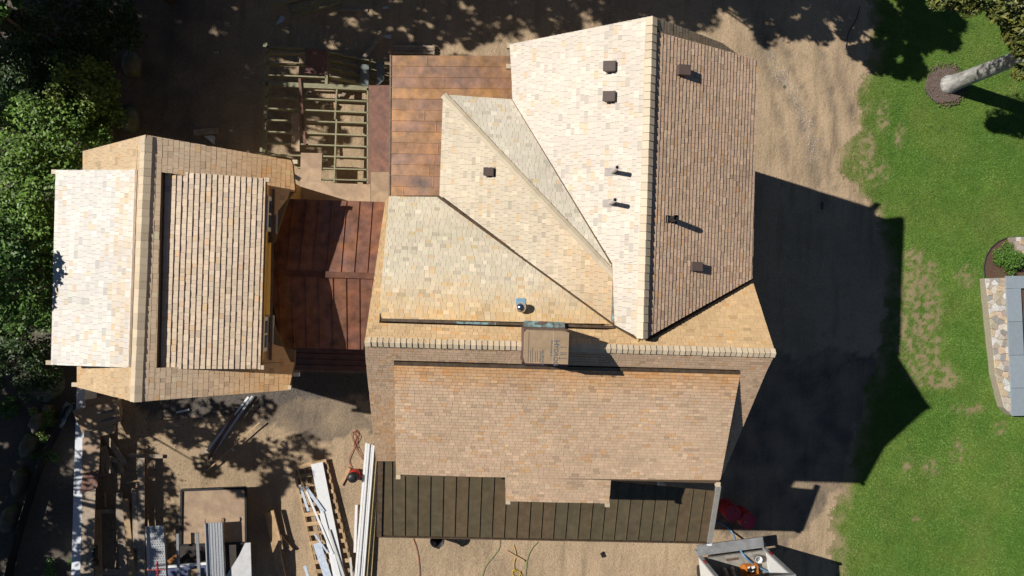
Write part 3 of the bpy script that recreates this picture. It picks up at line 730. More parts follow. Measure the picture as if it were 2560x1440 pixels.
# =================================================================== LINK with copper gable roof
link = empty('link_building', W(830, 690, 0), 'dark copper roofed link between the outbuilding and the main house', 'building')
LN = Plane('Y', (800, 685), 5.5, (840, 501), 5.0); LS = Plane('Y', (800, 685), 5.5, (812, 871), 5.0)
cols_l = [(.26, .115, .07), (.25, .11, .072), (.27, .117, .067), (.24, .112, .076), (.255, .117, .07)]
seam_roof(link, LN, [(717,497),(963,505),(936,690),(664,680)], LN.down, .372, cop_red, cols_l, seam_h=.035)
seam_roof(link, LS, [(664,680),(936,690),(908,874),(707,868)], LS.down, .372, cop_red, cols_l, seam_h=.035)
slab(link, 'roof_deck', LN, [[(717,499),(963,507),(936,690),(664,680)]], deck_m, .03, .1)
slab(link, 'roof_deck', LS, [[(664,680),(936,690),(908,872),(707,866)]], deck_m, .03, .1)
q = MB(); q.bar(W(666, 681, 5.535), W(937, 690, 5.535), .17, .04, (.15, .065, .04)); q.build('ridge_roll', cop_red, link)
y_a, y_b = W(840, 501, 5.0).y-.2, W(812, 871, 5.0).y+.2
q = MB(); q.box((-4.1, (y_a+y_b)/2, 2.25), (3.6, y_a-y_b, 4.5)); q.build('wall', wall_m, link)
LL = Plane('Y', (830, 872), 3.6, (830, 926), 3.2)
b_l = seam_roof(link, LL, [(735,868),(916,868),(918,928),(735,925)], Vector((1, 0, 0)), .22, cop_red, [(.10, .038, .022), (.085, .036, .024)], seam_h=.02)
slab(link, 'roof_deck', LL, [[(735,872),(914,872),(916,926),(737,923)]], deck_m, .03, .08)
q = MB(); q.box((W(826, 890, 1.6).x-.1, W(826, 885, 2).y+.1, 1.5), (2.2, .5, 3.0)); q.build('low_wall', wall_m, link)

# =================================================================== DECK FRAME behind the house
ZD = 1.0
deck = empty('deck_frame', W(790, 300, 0), 'unfinished timber deck frame of joists behind the house', 'deck')
def dbar(name, a, b, w, h, m, par, z=ZD):
    q = MB(); q.bar(W(*a, z-h/2), W(*b, z-h/2), w, h); return q.build(name, m, par)
dbar('rim_joist', (670, 117), (661, 385), .10, .19, treated, deck)
dbar('rim_joist', (668, 119), (822, 127), .08, .19, treated, deck)
dbar('rim_joist', (819, 127), (817, 212), .09, .19, treated, deck)
dbar('beam', (667, 211), (922, 222), .16, .19, treated, deck)
for a, b in (((668, 135), (766, 136)), ((668, 160), (816, 164)), ((668, 189), (816, 195))): dbar('joist', a, b, .045, .19, treated, deck)
for k, (yl, yr) in enumerate([(244, 255), (272, 283), (301, 309), (330, 340), (358, 368), (387, 395)]):
    dbar('joist', (665, yl), (920, yr), .045, .19, treated, deck)
for yl, yr in ((420, 425), (447, 452)): dbar('joist', (745, yl), (920, yr), .045, .19, treated, deck)
dbar('blocking', (843, 225), (838, 300), .05, .17, treated, deck, ZD-.01); dbar('blocking', (842, 300), (836, 458), .05, .17, treated, deck, ZD-.01)
dbar('rim_joist', (920, 222), (920, 460), .05, .19, treated, deck)
for px, py in ((672, 122), (664, 380), (815, 130), (815, 208), (916, 225), (916, 455), (668, 210)):
    p = W(px, py, .4); q = MB(); q.box((p.x, p.y, .42), (.14, .14, .8)); q.build('post', treated, deck)
def stringer(y0, name='stair_stringer'):
    a, b = W(822, y0, ZD-.05), W(990, y0+38, .15)
    q = MB(); n = 5; d = (b-a)/n
    top = []
    for k in range(n):
        p = a+d*k; top += [p, p+Vector((d.x, d.y, 0))]
    s = Vector((d.y, -d.x, 0)).normalized()*.022
    bot = [a-Vector((0, 0, .32)), b-Vector((0, 0, .1))]
    ring = top+[bot[1], bot[0]]
    q.prism([p+s for p in ring], [p-s for p in ring]); q.build(name, treated, deck)
for y0 in (131, 150, 170, 190): stringer(y0)

def sheet(name, label, cat, pts, z, th, m, group=None):
    P = [W(*p, z) for p in pts]
    cr = sum((P[i].cross(P[(i+1) % len(P)]) for i in range(len(P))), Vector())
    if cr.z < 0: P = P[::-1]
    c = sum(P, Vector())/len(P)
    q = MB(); q.prism(P, [p-Vector((0, 0, th)) for p in P]); o = q.build(name, m, origin=c); return tag(o, label, cat, group)
def board(name, label, a, b, wpx, m, z=.06, th=.04, cat='board', group=None, za=None, zb=None):
    za = z if za is None else za; zb = z if zb is None else zb
    A, B = W(*a, za), W(*b, zb); c = (A+B)/2
    q = MB(); q.bar(A, B, wpx*(HC-z)/FPX, th); o = q.build(name, m, origin=c); return tag(o, label, cat, group)
sheet('plywood_sheet', 'reddish plywood square lying on the top edge of the deck frame', 'plywood', [(765,121),(820,125),(816,186),(762,182)], ZD+.03, .02, plyred)
sheet('plywood_sheet', 'narrow pale plywood strip laid across the deck joists', 'plywood', [(728,283),(749,283),(749,378),(728,378)], ZD+.03, .02, ply)
sheet('plywood_sheet', 'shade-dappled plywood piece at the lower edge of the deck joists', 'plywood', [(752,382),(805,383),(803,458),(750,456)], ZD+.03, .02, ply)
sheet('plywood_sheet', 'long plywood walkway running beside the low copper roof', 'plywood', [(922,213),(980,213),(976,482),(921,482)], ZD+.02, .02, plyred)
sheet('plywood_sheet', 'clean tan plywood walkway below the deck frame in front of the link', 'plywood', [(752,455),(926,461),(926,520),(752,520)], ZD+.05, .02, ply)
sheet('plywood_sheet', 'bright tan plywood piece butting the main house wall', 'plywood', [(927,430),(978,430),(975,525),(927,525)], ZD+.07, .02, ply)
sheet('grey_board', 'short grey-blue board on the deck stair beside the plywood walkway', 'board', [(902,160),(922,162),(921,214),(901,214)], ZD+.03, .03, mat('grey_board', (.16, .19, .18), var=.25, orand=.1))
sheet('grey_board', 'clipped-corner grey board nearest the low copper roof', 'board', [(941,154),(961,154),(960,200),(946,213),(941,213)], ZD+.03, .03, mat('grey_board', (.16, .19, .18)))
board('long_stick', 'thin reddish stick lying across the deck joists', (749, 196), (762, 362), 6, plyred, ZD+.05, .03)
board('timber_prop', 'leaning timber prop under the deck beside the stair', (905, 150), (962, 78), 9, oldwood, .3, .06)
board('scrap_timber', 'dark timber offcut lying on the dirt below the deck joists', (690, 225), (745, 255), 10, oldwood, .12, .06)
board('scrap_timber', 'short timber under the middle deck joists', (770, 228), (795, 258), 12, oldwood, .12, .06)
board('scrap_timber', 'long timber slanting under the left end of the deck', (672, 280), (722, 330), 12, oldwood, .12, .06)
board('scrap_timber', 'bright sunlit block under the deck blocking', (830, 272), (838, 258), 10, pine, .14, .08)
board('scrap_timber', 'timber diagonally below the deck stair stringers', (850, 250), (905, 165), 8, oldwood, .12, .06)

# timbers and scraps above the deck, top of picture
for i, (a, b, w, lb) in enumerate([((735, 35), (850, 0), 14, 'sun-flecked green timber, front of the pile at the top edge'), ((728, 22), (835, -12), 13, 'second timber behind the front one in the top edge pile'), ((690, 8), (800, -20), 13, 'rear timber in the pile cut off by the top edge')]):
    board('timber', lb, a, b, w, treated, .2+.08*i, .12, 'timber', 'timbers piled at the top edge')
board('grey_plank', 'thin grey plank lying alone on the dirt near the top edge', (848, 25), (919, 26), 6, oldwood, .06, .03)
def scrap(name, label, pts, z, m, cat='scrap'):
    return sheet(name, label, cat, pts, z, .012, m)
scrap('paper_scrap', 'folded pale blue wrapper left of the timber pile', [(703,38),(713,45),(708,54),(688,62)], .08, bluew)
scrap('paper_scrap', 'small pale blue wrapper beside the leaning prop', [(964,86),(978,87),(977,97),(960,94)], .1, bluew)
scrap('paper_scrap', 'tiny blue scrap near the top edge, right of the grey plank', [(957,17),(970,15),(971,21),(956,22)], .06, bluew)
pal = empty('pallet', W(1035, 125, 0), 'weathered pallet half hidden behind the low copper roof', 'pallet')
for y in (116, 123, 131): dbar('slat', (985, y), (1086, y+1), .08, .02, oldwood, pal, .2)
for x in (1007, 1030, 1060, 1084): dbar('bearer', (x, 112), (x, 138), .05, .1, oldwood, pal, .17)
board('plank_offcut', 'brown plank offcut on dark ground above the outbuilding', (484, 332), (546, 326), 15, oldwood, .08, .03)
scrap('paper_scrap', 'grey-white triangular scrap above the outbuilding ridge', [(510,340),(530,338),(538,342),(536,362)], .07, trim_m)

# =================================================================== YARD BELOW THE OUTBUILDING
zw = .75
wall = empty('white_retaining_wall', W(190, 1200, 0), 'long white low wall left of the lumber piles', 'wall')
pts = [(192, 968), (213, 972), (206, 1220), (200, 1450), (178, 1450), (184, 1220)]
P = [W(*p, zw) for p in pts]; q = MB(); q.prism(P[::-1] if sum((P[i].cross(P[(i+1) % 6]) for i in range(6)), Vector()).z < 0 else P, [p-Vector((0, 0, zw)) for p in (P[::-1] if sum((P[i].cross(P[(i+1) % 6]) for i in range(6)), Vector()).z < 0 else P)])
q.build('wall_body', mat('white_wall', (.70, .73, .80), rough=.6, var=.1, scale=3), wall)
sheet('plywood_strip', 'light plywood strip lying against the white wall below the cartons', 'plywood', [(206,1094),(251,1090),(247,1180),(204,1186)], .82, .02, ply)
sheet('plywood_strip', 'dark brown plywood end overlapping the white wall', 'plywood', [(207,1184),(246,1176),(243,1218),(200,1232)], .84, .02, plyred)
sheet('plank', 'long grey-brown plank running down beside the white wall', 'plank', [(205,1226),(239,1218),(232,1450),(201,1450)], .78, .03, oldwood)
def carton(label, pts, z, th=.1):
    o = sheet('cardboard_carton', label, 'carton', pts, z, th, card, 'flattened cartons by the white wall'); return o
carton('flattened carton lowest of the three by the white wall', [(212,1000),(298,985),(303,1040),(222,1060)], .9)
c2 = carton('flattened carton with dark print bars on top of the pile', [(180,1026),(296,1001),(301,1054),(278,1064),(205,1082)], 1.0, .06)
carton('small carton end sticking out under the printed one', [(222,1074),(287,1063),(285,1083),(228,1096)], .92, .08)
for a, b in (((249, 1034), (285, 1025)), ((252, 1053), (288, 1044))):
    q = MB(); q.bar(W(*a, 1.004), W(*b, 1.004), .07, .004); o = q.build('printed_bar', ink); o.parent = c2; o.location = -c2.location
offc = [((258, 1116), (276, 1183), 15, oldwood, 'grey offcut leaning with others right of the plywood strip'), ((263, 1088), (314, 1161), 12, oldwood, 'longest slanting offcut below the cartons'),
        ((298, 1155), (308, 1183), 8, pine, 'short pale offcut beside the slanting one'), ((255, 1125), (258, 1190), 6, oldwood, 'thin offcut against the plywood strip'),
        ((274, 1145), (296, 1152), 11, oldwood, 'stubby offcut in the scrap heap'), ((300, 1118), (317, 1113), 7, oldwood, 'tiny loose block right of the scrap heap')]
for a, b, w, m, lb in offc: board('offcut', lb, a, b, w, m, .15+.03*random.random(), .04, 'offcut', 'offcuts heaped by the white wall')
pf = empty('timber_rack', W(265, 1350, 0), 'yellowish timber rack lying on the ground by the long plank', 'rack')
dbar('rail', (244, 1275), (247, 1445), .22, .05, pine, pf, .25); dbar('crosspiece', (252, 1278), (290, 1278), .14, .05, oldwood, pf, .2); dbar('crosspiece', (250, 1428), (300, 1430), .2, .05, oldwood, pf, .2)
brd = [((296, 1232), (312, 1450), 18, 'wide grey-tan board with splintered end in the lumber row'), ((313, 1247), (332, 1450), 14, 'slimmer tan board beside the splintered one'),
       ((336, 1225), (340, 1370), 12, 'grey board behind the tan boards'), ((353, 1145), (354, 1450), 17, 'longest straight board in the lumber row')]
for i, (a, b, w, lb) in enumerate(brd): board('lumber_board', lb, a, b, w, oldwood if i != 1 else pine, .3+.04*i, .04, 'board', 'boards in the lumber row')
board('lumber_board', 'thin dark red-brown strip right of the longest board', (364, 1145), (365, 1400), 6, plyred, .3, .1)
board('grey_plank', 'grey plank lying crosswise above the lumber row', (317, 1138), (407, 1141), 9, oldwood, .1, .03)
board('stick', 'short stick lying across the lumber row', (317, 1207), (355, 1200), 4, pine, .45, .02, 'stick'); board('stick', 'short upright-lying stick near the long plank', (263, 1232), (264, 1268), 4, pine, .06, .02, 'stick')
q = MB(); p = W(234, 1408, .85); q.lathe((p.x, p.y, .8), [(.16, 0), (.17, .1), (.1, .2), (.03, .24)], 14); q.box((p.x+.02, p.y+.35, .86), (.16, .5, .12)); tag(q.build('tool_bag', black_m, smooth=True), 'black tool bag lying on the long plank by the wall', 'bag')
# aluminium scaffold planks
def pick(label, a, b, wpx, z, holes):
    A, B = W(*a, z), W(*b, z); e = empty('scaffold_plank', ((A+B)/2).xy.to_3d()+Vector((0, 0, z-.12)), label, 'scaffold plank', 'aluminium scaffold planks')
    w = wpx*(HC-z)/FPX; d = (B-A).normalized(); s = d.cross(Vector((0, 0, 1)))
    q = MB(); q.bar(A-Vector((0, 0, .06)), B-Vector((0, 0, .06)), w*.96, .02); q.build('tread', alu, e)
    for k in (-1, 1): q = MB(); q.bar(A+s*k*w/2-Vector((0, 0, .03)), B+s*k*w/2-Vector((0, 0, .03)), .035, .12); q.build('side_rail', alu, e)
    if holes:
        nrow = int((B-A).length/.085)
        q = MB()
        for i in range(nrow):
            for k in range(6):
                c = A+d*(.05+i*.085)+s*((k-2.5)*w*.14+(.012 if i % 2 else -.012))-Vector((0, 0, .047)); q.box(c, (.022, .03, .006))
        stuff(q.build('punched_holes', black_m, e))
    else:
        for k in range(5): q = MB(); q.bar(A+s*(k-2)*w*.17-Vector((0, 0, .045)), B+s*(k-2)*w*.17-Vector((0, 0, .045)), .03, .018); q.build('tread_rib', alu, e)
        for k in (-1, 1): q = MB(); q.tube([A+s*k*w/2, A+s*k*w/2-d*.12+Vector((0, 0, .03)), A+s*k*w/2-d*.16], .025, 8); q.build('end_hook', mat('pinkish_hook', (.5, .35, .33), rough=.4, metal=.4), e)
pick('perforated aluminium scaffold plank left of the trailer', (387, 1316), (394, 1455), 42, .75, True)
pick('ribbed aluminium scaffold plank with end hooks on the trailer', (534, 1308), (540, 1455), 40, 1.3, False)
board('steel_bar', 'left of two thin steel bars over the dark trailer bed', (444, 1334), (447, 1455), 6, steel, 1.2, .05, 'bar'); board('steel_bar', 'steel bar next to the ribbed scaffold plank', (493, 1332), (499, 1455), 7, steel, 1.2, .05, 'bar')
# trailer with plywood front and dark bed
tr = empty('utility_trailer', W(540, 1330, 0), 'black-framed utility trailer with plywood panel and dark bed', 'trailer')
def tsheet(name, pts, z, th, m):
    P = [W(*p, z) for p in pts]
    if sum((P[i].cross(P[(i+1) % len(P)]) for i in range(len(P))), Vector()).z < 0: P = P[::-1]
    q = MB(); q.prism(P, [p-Vector((0, 0, th)) for p in P]); return q.build(name, m, tr)
tsheet('plywood_panel', [(457,1226),(612,1221),(613,1354),(455,1360)], .85, .04, ply)
for a, b in (((455, 1225), (615, 1219)), ((615, 1219), (616, 1356)), ((455, 1225), (453, 1362)), ((453, 1362), (616, 1357))): dbar('frame_rail', a, b, .07, .12, black_m, tr, .9)
tsheet('bed', [(450,1365),(620,1358),(625,1460),(450,1460)], .5, .08, mat('dark_bed', (.04, .03, .025), var=.4))
tsheet('side_panel', [(612,1358),(626,1357),(629,1460),(566,1460),(565,1440),(598,1388)], 1.15, .05, mat('grey_white_panel', (.60, .60, .61), rough=.4, var=.12))
tsheet('blue_rail', [(418,1418),(520,1409),(520,1440),(418,1440)], .8, .06, mat('blue_rail', (.10, .12, .22), rough=.5, var=.3))
tsheet('white_rail', [(420,1414),(518,1406),(518,1412),(420,1420)], .9, .06, white_m)
tsheet('wood_block', [(470,1425),(496,1422),(498,1460),(470,1460)], .95, .05, pine)
for px in (470, 605):
    p = W(px, 1300, .3); q = MB(); q.lathe((p.x, p.y, .05), [(.1, 0), (.12, .3), (.1, .7)], 12); q.build('jack_leg', black_m, tr)
q = MB(); q.tube([W(393, 1404, 1.0), W(395, 1450, 1.0)], .03); q.tube([W(366, 1425, 1.0), W(415, 1424, 1.0)], .012); tag(q.build('red_bracket', redp), 'red steel bracket lying on the perforated scaffold plank', 'bracket')
tsheet_o = sheet('orange_wood_piece', 'orange-brown wood piece in the trailer bed', 'wood', [(418,1402),(440,1385),(444,1392),(424,1412)], .8, .05, mat('orange_wood', (.35, .14, .03), var=.2))
# long strips of trim
ST = [((515, 1131), (621, 992), 5, white_m, 'left white metal strip of the slanting bundle'), ((531, 1135), (631, 990), 5, bluew, 'right white metal strip of the slanting bundle'),
      ((520, 1150), (586, 1038), 7, plyred, 'brown strip under the white slanting strips'), ((544, 1133), (634, 1012), 3, oldwood, 'thin bent brown stick right of the white strips'), ((518, 1176), (649, 1056), 3, pine, 'long thin pale stick crossing the dirt right of the strips')]
for i, (a, b, w, m, lb) in enumerate(ST): board('trim_strip', lb, a, b, w, m, .07+.03*i, .02, 'strip')
board('white_stick', 'small white stick on the gravel below the outbuilding', (441, 1031), (473, 1024), 5, white_m, .06, .02, 'stick')
board('offcut', 'tiny blue-white offcut right of the thin sticks', (578, 1121), (586, 1127), 4, bluew, .05, .02, 'offcut')
board('offcut', 'small triangular tan offcut on sunlit dirt', (362, 1122), (368, 1116), 6, pine, .05, .02, 'offcut')
# long pallet with white boards
rk = empty('long_pallet', W(815, 1300, 0), 'long wooden pallet under loose white boards', 'pallet')
def lerp2(a, b, t): return (a[0]+(b[0]-a[0])*t, a[1]+(b[1]-a[1])*t)
TL, TR, BL, BR = (735, 1170), (816, 1153), (800, 1475), (893, 1475)
dbar('bearer', TL, BL, .07, .09, pine, rk, .16); dbar('bearer', TR, BR, .09, .09, pine, rk, .16); dbar('bearer', lerp2(TL, TR, .3), lerp2(BL, BR, .3), .05, .09, oldwood, rk, .155)
for k in range(14):
    t = k/13.; a, b = lerp2(TL, BL, t), lerp2(TR, BR, t); dbar('slat', a, b, .14 if k else .17, .022, pine, rk, .19)
WB_ = [((792, 1158), (850, 1450), 29, white_m, .26, 'widest white board on the long pallet'), ((804, 1282), (848, 1450), 12, white_m, .30, 'white board overlapping the widest one'),
       ((766, 1228), (832, 1385), 5, white_m, .33, 'thin white batten across the long pallet'), ((764, 1217), (809, 1279), 8, bluew, .31, 'bluish board end poking over the widest white board'),
       ((750, 1212), (771, 1278), 6, bluew, .24, 'bluish batten on the outer edge of the long pallet'), ((792, 1358), (822, 1450), 19, bluew, .24, 'wide bluish board at the lower end of the long pallet'),
       ((786, 1335), (820, 1382), 4, bluew, .34, 'slim batten crossing the lower end of the long pallet'), ((744, 1175), (773, 1262), 3, pine, .25, 'thin brown stick on the long pallet'),
       ((822, 1325), (862, 1450), 6, trim_m, .32, 'grey grooved strip on the widest white board')]
for a, b, w, m, z, lb in WB_: board('white_board' if m is not pine else 'stick', lb, a, b, w, m, z, .025, 'board', None)
for a, b, w, z, lb in [((672, 1281), (706, 1450), 18, .2, 'tan beam left of the long pallet'), ((681, 1276), (705, 1372), 7, .3, 'narrow tan board on top of the tan beam'), ((699, 1338), (730, 1374), 7, .12, 'short tan board leaning off the tan beam')]:
    board('tan_beam', lb, a, b, w, pine, z, .09, 'beam')
board('white_board', 'white board end at the bottom edge left of the long pallet', (762, 1414), (772, 1450), 7, bluew, .3, .03); board('white_board', 'thin grey batten between the long pallet and the white trim stack', (876, 1394), (880, 1450), 5, trim_m, .3, .03)
for k in range(4):
    board('trim_board', ['leftmost long white board of the trim stack', 'second long white board of the trim stack', 'third long white board of the trim stack', 'rightmost long white board of the trim stack'][k], (916+k*6, 1107+k*2), (888+k*6.4, 1455), 5.2, white_m, .25+(.05 if k in (1, 3) else 0), .04, 'board', 'long white boards of the trim stack')
board('white_board', 'short white batten left of the trim stack', (891, 1262), (887, 1381), 6, white_m, .08, .03)
board('tan_plank', 'long greenish tan plank between the trim stack and the porch', (942, 1118), (920, 1455), 17, mat('green_tan_plank', (.40, .31, .15), var=.2), .1, .05, 'plank')
board('wood_offcut', 'short tan wood piece beside the shop vacuum', (873, 1170), (851, 1213), 9, pine, .06, .03, 'offcut')
# shop vacuum
v = empty('shop_vacuum', W(887, 1190, 0), 'red and black shop vacuum on the dirt by the trim stack', 'vacuum')
p = W(887, 1187, .2); q = MB(); q.lathe((p.x, p.y, .03), [(.17, 0), (.2, .06), (.21, .3), (.2, .36)], 20); q.build('tank', redp, v, True)
q = MB(); q.lathe((p.x-.03, p.y-.03, .38), [(.19, 0), (.2, .05), (.17, .14), (.09, .18), (.01, .185)], 20); q.build('motor_head', black_m, v, True)
q = MB(); q.bar((p.x-.13, p.y-.06, .58), (p.x+.07, p.y-.02, .58), .05, .05); q.build('handle', black_m, v)
q = MB(); q.tube([(p.x+.15, p.y, .3), (p.x+.28, p.y-.02, .2), (p.x+.33, p.y+.1, .08)], .03); q.build('hose_port', redp, v)
# bin at porch edge
def rubbish_bin():
    e = empty('black_bin', W(1093, 1350, 0), 'round black bin under the edge of the porch roof', 'bin')
    p = W(1093, 1352, .85); q = MB(); q.lathe((p.x, p.y, 0), [(.2, 0), (.235, .8), (.26, .82), (.26, .86), (.225, .86), (.2, .3), (.002, .3)], 24); q.build('tub', black_m, e, True)
    for s in (-1, 1): q = MB(); q.box((p.x+s*.05, p.y-.26*s, .78), (.1, .08, .06)); q.build('handle', black_m, e)
rubbish_bin()
# cords
def cord(label, pts, r, m, cat='cord', z=.03):
    P = []
    pts3 = [W(p[0], p[1], p[2] if len(p) > 2 else z) for p in pts]
    n = len(pts3)
    for i in range(n-1):
        p0, p1, p2, p3 = pts3[max(i-1, 0)], pts3[i], pts3[i+1], pts3[min(i+2, n-1)]
        for k in range(6):
            t = k/6.; P.append(.5*((2*p1)+(p2-p0)*t+(2*p0-5*p1+4*p2-p3)*t*t+(-p0+3*p1-3*p2+p3)*t**3))
    P.append(pts3[-1]); q = MB(); q.tube(P, r, 6); return tag(q.build('hose' if cat == 'hose' else 'extension_cord', m, smooth=True), label, cat)
cord('red cord looping up from the shop vacuum to the house corner', [(880,1172),(873,1150),(884,1122),(893,1100),(886,1085),(890,1075),(895,1085),(885,1108),(898,1135),(915,1160),(935,1200),(955,1205)], .012, red_c)
cord('dark red cord coiled above the shop vacuum', [(893,1120),(882,1098),(880,1082),(892,1080),(900,1092),(893,1112),(905,1140),(930,1180),(935,1212),(922,1215)], .010, mat('dark_red_cord', (.16, .03, .02), rough=.6))
cord('dark red cord trailing down from the porch edge', [(1028,1335),(1040,1365),(1047,1400),(1050,1450)], .011, red_c)
cord('green cord left of the tan stick below the porch', [(1250,1350),(1247,1372),(1230,1395),(1212,1418),(1203,1450)], .009, green_c)
cord('green cord right of the tan stick below the porch', [(1345,1355),(1330,1372),(1318,1400),(1312,1450)], .009, green_c)
cord('yellow cord coiling at the bottom edge below the porch', [(1284,1362),(1290,1385),(1284,1412),(1288,1430),(1300,1428),(1298,1440),(1282,1438),(1284,1424),(1300,1432),(1310,1450)], .013, yellow_c)
cord('black cord running over the dirt near the top right shade', [(2150,15),(2140,50),(2122,80),(2115,120)], .016, black_m)
cord('blue hose from the porch corner into the truck', [(1783,1303,.03),(1805,1308,.05),(1830,1330,.1),(1845,1365,.7),(1865,1395,1.05),(1890,1415,1.05),(1925,1432,1.05)], .035, blue_c, 'hose')
board('tan_stick', 'lone tan stick on the dirt below the porch', (1266, 1378), (1311, 1403), 5, pine, .05, .02, 'stick')
q = MB(); p = W(1505, 1386); q.box((p.x, p.y, .06), (.1, .16, .08), Matrix.Rotation(.5, 3, 'Z')); q.box((p.x+.02, p.y+.08, .05), (.05, .07, .05)); tag(q.build('dropped_glove', black_m), 'small dark glove dropped on the dirt below the porch', 'glove')
# drums
for k, (px, py, lb) in enumerate([(1833, 1285, 'red steel drum nearer the porch corner'), (1871, 1303, 'red steel drum farther from the porch corner')]):
    p = W(px, py, .88); e = empty('steel_drum', (p.x, p.y, 0), lb, 'drum', 'red drums by the porch')
    q = MB(); q.lathe((p.x, p.y, .0), [(.28, 0), (.29, .02), (.28, .05), (.28, .29), (.292, .31), (.28, .33), (.28, .57), (.292, .59), (.28, .61), (.28, .85), (.292, .87), (.292, .885), (.27, .885), (.268, .865)], 28); q.build('drum_body', red_m, e, True)
    q = MB(); q.lathe((p.x, p.y, .862), [(.27, 0), (.27, .006)], 28); q.build('drum_lid', mat('drum_lid_red', (.46, .045, .08), rough=.5, var=.2), e)
    q = MB(); q.lathe((p.x+(-.1 if k else .08), p.y+(-.04 if k else .12), .868), [(.03, 0), (.03, .02)], 12); q.build('bung', steel if k else black_m, e)

# =================================================================== BOX TRUCK at the lower edge
TA, TB = W(1753, 1397, .95), W(1914, 1376, .95)
tw = (TB-TA).length; tx = (TB-TA).normalized(); ty = Vector((tx.y, -tx.x, 0))
tk = empty('box_truck', (TA+TB).xy.to_3d()/2, 'white box truck with its rear door open below the porch', 'truck')
TM = Matrix((tx, ty, Vector((0, 0, 1)))).transposed()
def T(x, y, z): return TA.xy.to_3d()+tx*x+ty*y+Vector((0, 0, z))
def tbox(name, x0, x1, y0, y1, z0, z1, m):
    q = MB(); q.box(T((x0+x1)/2, (y0+y1)/2, (z0+z1)/2), (x1-x0, y1-y0, z1-z0), TM); return q.build(name, m, tk)
tw_m = mat('truck_white', (.70, .70, .69), rough=.4, var=.07)
tg_m = mat('truck_grey', (.36, .37, .38), rough=.5, var=.15, metal=.3)
LEN = 4.6
tbox('floor', .0, tw, 0, LEN, .85, .95, mat('truck_floor', (.28, .26, .23), rough=.8, var=.35, scale=6))
tbox('side_wall', -.05, 0, 0, LEN, .8, 3.0, tw_m); tbox('side_wall', tw, tw+.05, 0, LEN, .8, 3.0, tw_m)
tbox('front_wall', 0, tw, LEN-.05, LEN, .95, 3.0, tw_m); tbox('roof', -.05, tw+.05, .0, LEN, 3.0, 3.08, tw_m)
for x in (-.06, tw-.06): 
    tbox('rear_post', x, x+.12, -.07, -.001, .8, 3.08, tg_m)
    for z in (1.25, 1.42): tbox('tail_light', x+.02, x+.10, -.085, -.0705, z, z+.13, glassy)
tbox('rear_header', -.06, tw+.06, -.08, .02, 3.08, 3.2, tg_m)
tbox('lift_gate', -.08, tw-.02, -.46, -.08, .82, .88, mat('lift_gate_steel', (.33, .34, .35), rough=.6, metal=.4, var=.25, scale=5))
tbox('step_plate', .9, 1.35, .12, .2, .951, .965, mat('worn_step', (.12, .08, .05), var=.3))
tbox('bumper', -.1, tw+.1, -.2, -.09, .55, .75, tg_m)
tbox('chassis', .4, tw-.4, 0, LEN+1.2, .45, .84, black_m)
tbox('cab', .1, tw-.1, LEN+.1, LEN+1.7, .6, 2.3, tw_m)
for x in (.02, tw-.32):
    for y in (.9, LEN+1.0):
        q = MB(); c = T(x+.15, y, .42); ax = tx*.14
        q.tube([c-ax, c-ax*.9, c+ax*.9, c+ax], [.34, .42, .42, .34], 20); q.build('wheel', black_m, tk)
def inT(x, y): return T(x, y, .951)
c = inT(1.72, .55); b = empty('orange_crate', c, 'orange box of tools standing in the truck', 'box')
q = MB(); q.box(c+Vector((0, 0, .02)), (.42, .36, .04), TM); q.build('crate_base', orange_p, b)
for dx, dy, sx, sy in ((-.2, 0, .03, .36), (.2, 0, .03, .36), (0, -.17, .42, .03), (0, .17, .42, .03)): q = MB(); q.box(c+tx*dx+ty*dy+Vector((0, 0, .12)), (sx, sy, .24), TM); q.build('crate_side', orange_p, b)
q = MB(); q.box(c-tx*.3+Vector((0, 0, .1)), (.16, .38, .02), TM); q.build('crate_flap', orange_p, b)
for k in range(8): q = MB(); q.box(c+tx*random.uniform(-.13, .13)+ty*random.uniform(-.12, .12)+Vector((0, 0, .1+.02*k)), (.12, .08, .05), TM @ Matrix.Rotation(random.uniform(0, 3), 3, 'Z')); q.build('tool', black_m if k % 2 else white_m, b)
def bucket(label, x, y, r, h, m, inner):
    c = inT(x, y); e = empty('bucket', c, label, 'bucket')
    q = MB(); q.lathe(c, [(r*.85, 0), (r, h), (r*1.05, h), (r*1.05, h-.02), (r*.95, h-.02), (r*.85, .03), (.002, .03)], 24); q.build('pail', m, e, True)
    q = MB(); q.lathe(c+Vector((0, 0, h*.55)), [(r*.85, 0), (r*.85, .01)], 20); q.build('contents', inner, e)
bucket('small white pail at the truck opening', 1.98, .18, .12, .28, white_m, steel); bucket('white bucket with yellow inside farther in the truck', 1.42, 1.15, .24, .4, white_m, mat('yellow_powder', (.55, .33, .04), var=.15))
